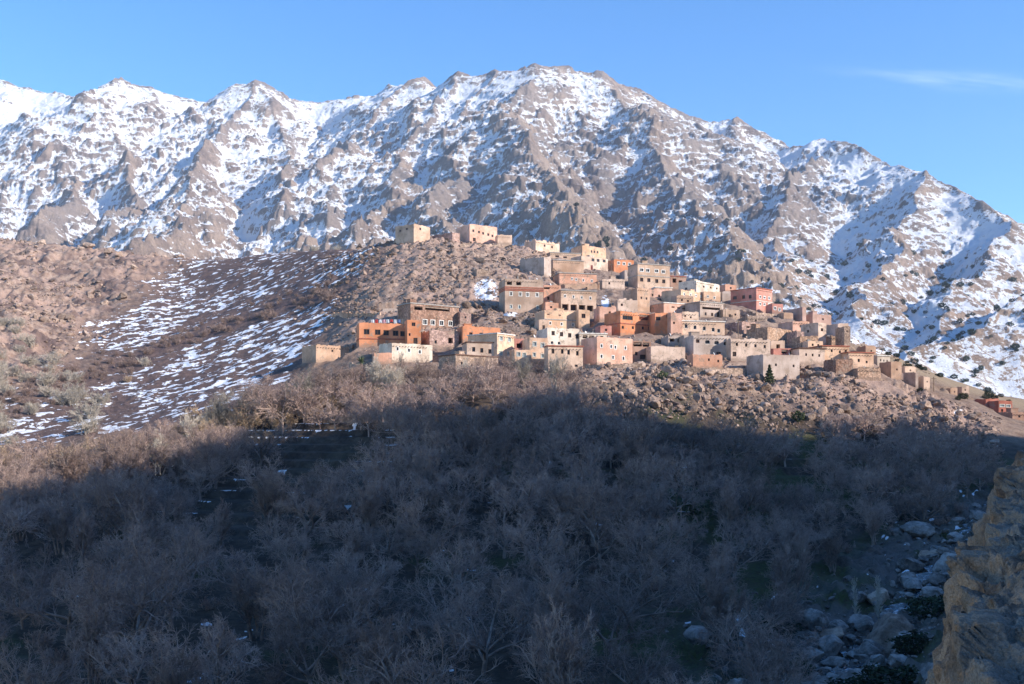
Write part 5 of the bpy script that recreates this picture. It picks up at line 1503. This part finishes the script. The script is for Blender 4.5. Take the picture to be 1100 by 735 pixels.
# --- brush: pale and ochre thickets along the sunny edge and on the left hill
def reg_brush(rng):
    px = rng.uniform(-80, 420); d = rng.uniform(196, 258)
    lo = np.interp(px, [-80, 0, 100, 200, 300, 420], [196, 200, 208, 216, 226, 236]); hi = np.interp(px, [-80, 0, 100, 200, 300, 420], [236, 232, 228, 232, 246, 256])
    if not lo < d < hi: return None, None
    return px, d
b1 = scatter(150, reg_brush, lambda px, d: 2.2, 61)
merge_trees('sunlit_thicket', 'pale ochre thicket of leafless brush along the sunlit edge of the shade', b1, P_SHRUB[:2] + P_UPR[:2], (3.0, 6.2), .8, TWIG_OCHRE, 1.3)
def reg_left(rng):
    px = rng.uniform(-100, 110); d = rng.uniform(250, 400)
    lim = np.interp(px, [-100, 0, 60, 110], [400, 385, 350, 300])
    if d > lim or (px > 20 and d < 330 and rng.random() < .6): return None, None
    return px, d
b2 = scatter(70, reg_left, lambda px, d: 4.2, 63)
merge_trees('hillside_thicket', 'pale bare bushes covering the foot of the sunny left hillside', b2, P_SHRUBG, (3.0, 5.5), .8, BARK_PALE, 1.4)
def reg_gully(rng):
    px = rng.uniform(-40, 360); d = float(gully_d(px)) + rng.normal() * 9
    return float(px), d
b3 = scatter(130, reg_gully, lambda px, d: 2.4, 65)
merge_trees('gully_brush', 'dark low leafless brush growing along the bottom of the left gully', b3, P_SHRUB, (1.6, 3.0), .8, BARK, 1.5)
def reg_under(rng):
    d = math.sqrt(rng.uniform(78 ** 2, 236 ** 2)); px = rng.uniform(-70, 1040)
    x = pxx(px, d)
    if float(dist_poly(np.array(x), np.array(d), STREAM)) < 3.5: return None, None
    if px > 940 and d < 130: return None, None
    if 150 < px < 475 and 158 < d < 219 and rng.random() < .8: return None, None
    return px, d
b4 = scatter(90, reg_under, lambda px, d: 2.6, 67)
merge_trees('undergrowth', 'low leafless undergrowth between the bare trees of the shaded valley', b4, P_SHRUB + P_SHRUBG, (1.0, 2.2), .6, BARK, 1.4)

# --- evergreens
def leafy(name, rng, n, shape, size, mat):
    p = shape(rng, n); c = p.copy()
    a = rng.normal(size=(n, 3)); a /= np.linalg.norm(a, axis=1, keepdims=True)
    b = np.cross(a, rng.normal(size=(n, 3))); b /= np.linalg.norm(b, axis=1, keepdims=True)
    s = size * rng.uniform(.6, 1.4, (n, 1))
    V = np.stack([p - a * s, p + b * s * .5, p + a * s, p - b * s * .5], 1).reshape(-1, 3)
    return np_mesh(name, V, np.arange(n * 4).reshape(-1, 4), mat)
def mat_leaf(name, a, b):
    n = NB(name); oi = n.t.nodes.new('ShaderNodeObjectInfo')
    n.color(n.mul(n.mix(n.ramp(n.noise(1.2, 3), .35, .65), a, b), n.ramp(oi.outputs['Random'], 0, 1, .75, 1.2)))
    return n.m
LEAF_J = mat_leaf('juniper_leaf', (.03, .042, .028), (.06, .075, .045))
LEAF_G = mat_leaf('green_leaf', (.075, .095, .045), (.14, .16, .08))
def sh_dome(rng, n):
    d = rng.normal(size=(n, 3)); d /= np.linalg.norm(d, axis=1, keepdims=True)
    r = rng.uniform(.45, 1.0, (n, 1)) ** .6
    lob = 1 + .28 * np.sin(d[:, :1] * 5 + d[:, 1:2] * 3 + rng.random() * 6) * np.cos(d[:, 2:] * 4)
    p = d * r * lob * np.array([.62, .62, .5]); p[:, 2] += .52
    return p
def sh_cone(rng, n):
    h = rng.random(n) ** .8; an = rng.uniform(0, 6.28, n); r = (1 - h) * .26 * np.sqrt(rng.uniform(.25, 1, n)) * (1 + .3 * np.sin(h * 40))
    return np.stack([r * np.cos(an), r * np.sin(an), .06 + .94 * h], -1)
_jr = np.random.default_rng(7)
J_CROWN = [leafy('crown', _jr, 240, sh_dome, .13, LEAF_J) for _ in range(5)]
_tv, _tf = prisms(np.array([[0, 0, -.1]]), np.array([[0, 0, .5]]), np.array([.05]), np.array([.03]), 5)
J_TRUNK = np_mesh('trunk', _tv, _tf, BARK)
CONE = leafy('crown', _jr, 1500, sh_cone, .045, LEAF_G)
def evergreen(x, y, z, h, crown, name, label, cat, group=None, wide=1.0):
    o = empty(name, (x, y, z), TR.uniform(0, 6.28)); o.scale = (h * wide, h * wide, h)
    link('trunk', J_TRUNK, o); link('crown', crown, o)
    return tag(o, label, cat, group)
x = pxx(826.5, 272); evergreen(x, 272, ground_z(x, 272), 5.0, CONE, 'conifer_tree', 'small green conifer at the foot of the bare concrete house', 'tree', None, 1.2)
GREEN_DOME = leafy('crown', _jr, 700, sh_dome, .09, LEAF_G)
def yucca():
    rng = np.random.default_rng(9); V, Fc = [], []
    for i in range(90):
        an = rng.uniform(0, 6.28); el = rng.uniform(-.2, 1.3); L = rng.uniform(1.3, 2.1)
        d = np.array([math.cos(an) * math.cos(el), math.sin(an) * math.cos(el), math.sin(el)]); sd = np.array([-math.sin(an), math.cos(an), 0]) * .07
        b = np.array([0, 0, 1.9]); m = b + d * L * .55; t = b + d * L - np.array([0, 0, .35 * math.cos(el)])
        k = len(V); V += [b - sd, b + sd, m + sd, m - sd, t]; Fc += [(k, k + 1, k + 2, k + 3), (k + 3, k + 2, k + 4, k + 4)]
    o = empty('palm_tree', (pxx(388.5, 272), 272, ground_z(pxx(388.5, 272), 272) + .4))
    link('trunk', np_mesh('trunk', *prisms(np.array([[0, 0, -1.]]), np.array([[0, 0, 2.]]), np.array([.22]), np.array([.18]), 7), BARK, True), o)
    link('crown', raw_mesh('crown', [tuple(v) for v in V], [f if f[2] != f[3] else f[:3] for f in Fc], LEAF_G), o)
    o.scale = (1.25,) * 3
    tag(o, 'small spiky green palm at the left end of the long orange house', 'palm')
yucca()
DARKG = mat_leaf('dark_green_leaf', (.022, .032, .018), (.05, .062, .032))
DARK_DOME = leafy('crown', _jr, 1400, sh_dome, .06, DARKG)
for (px, d, h, lb) in ((915, 100, 2.6, 'dark green bush behind the big tan rough boulder by the stream'), (955, 98, 2.8, 'widest dark green bush at the bottom of the stream gully'),
                       (985, 106, 2.4, 'dark green bush at the foot of the right rock bank'), (1000, 126, 2.6, 'dark bush right of the largest brown boulder'),
                       (838, 118, 2.0, 'mossy green bush left of the stream boulders'), (855, 108, 1.6, 'low mossy green bush at the left bank of the stream'),
                       (975, 182, 1.8, 'yellowish green bush far up the stream'), (720, 84, 1.7, 'low green bush among the bare trees near the bottom edge')):
    evergreen(pxx(px, d), d, ground_z(pxx(px, d), d) - .2, h, DARK_DOME, 'green_bush', lb, 'bush', None, 1.7)
for (px, d, h, lb) in ((324, 262, 3.2, 'green leafy bush at the foot of the far left mud house'), (712, 262, 2.2, 'small green bush on the stony face under the junk roofed wall'),
                       (858, 246, 2.4, 'green bush low on the stony face near the shade line'), (745, 170, 2.6, 'dark green bush in the shaded terraces right of centre')):
    evergreen(pxx(px, d), d, ground_z(pxx(px, d), d) - .1, h, GREEN_DOME, 'green_bush', lb, 'bush', None, 1.1)
GJ = 'dark junipers dotted over the snowy mountainside'
k = 0; tries = 0
while k < 285 and tries < 9000:
    tries += 1
    px = _jr.uniform(780, 1125); d = _jr.uniform(860, 1750)
    x = pxx(px, d); z = mountain_z(x, d); row = HOR - z / d * F
    if not 225 < row < 432 or row < np.interp(px, [780, 860, 1125], [262, 245, 285]): continue
    if _jr.random() > .25 + .75 * sst(225, 380, row): continue
    evergreen(x, d, z - .8, _jr.uniform(3.0, 7.0) * (d / 1300) ** .5, J_CROWN[k % 5], 'juniper_tree', 'dark round juniper bush on the snowy slope behind the village', 'tree', GJ, _jr.uniform(.95, 1.4)); k += 1
k = 0
while k < 50:
    px = _jr.uniform(430, 800); d = _jr.uniform(1080, 1700)
    x = pxx(px, d); z = mountain_z(x, d); row = HOR - z / d * F
    if not 175 < row < 300: continue
    evergreen(x, d, z - .8, _jr.uniform(3.5, 7), J_CROWN[k % 5], 'juniper_tree', 'dark juniper bush on the tan rocky spur above the village', 'tree', 'dark junipers on the rocky spur', 1.2); k += 1

k = 0
while k < 26:
    px = _jr.uniform(900, 1100); d = _jr.uniform(285, 352)
    row = HOR - float(ground_smooth(pxx(px, d), d)) / d * F
    if in_pad(np.array([pxx(px, d)]), np.array([d]), 1.5)[0] or row > 440 or row < np.interp(px, [880, 1100], [352, 432]): continue
    evergreen(pxx(px, d), d, ground_z(pxx(px, d), d) - .1, _jr.uniform(.8, 2.0), DARK_DOME, 'green_bush', 'small dark bush dotted over the tan slope at the right end of the village', 'bush', 'dark bushes on the tan right slope', 1.3); k += 1
def build_haze():
    me = bpy.data.meshes.new('haze')
    bm = bmesh.new(); bmesh.ops.create_cube(bm, size=1.0)
    lo = Vector((-2600, -620, -40)); hi = Vector((2700, 3900, 1130))
    for v in bm.verts: v.co = Vector((lo[i] + (v.co[i] + 0.5) * (hi[i] - lo[i]) for i in range(3)))
    bm.to_mesh(me); bm.free()
    m = bpy.data.materials.new('haze'); m.use_nodes = True
    t = m.node_tree; t.nodes.clear()
    o = t.nodes.new('ShaderNodeOutputMaterial'); v = t.nodes.new('ShaderNodeVolumePrincipled')
    v.inputs['Color'].default_value = (0.62, 0.76, 1.0, 1)
    v.inputs['Density'].default_value = HAZE
    v.inputs['Anisotropy'].default_value = 0.0
    t.links.new(v.outputs[0], o.inputs['Volume'])
    me.materials.append(m)
    tag(link('haze', me), 'thin blue winter haze between the village and the far snowy ridge', None, kind='stuff')
HAZE = 0.00007
build_haze()
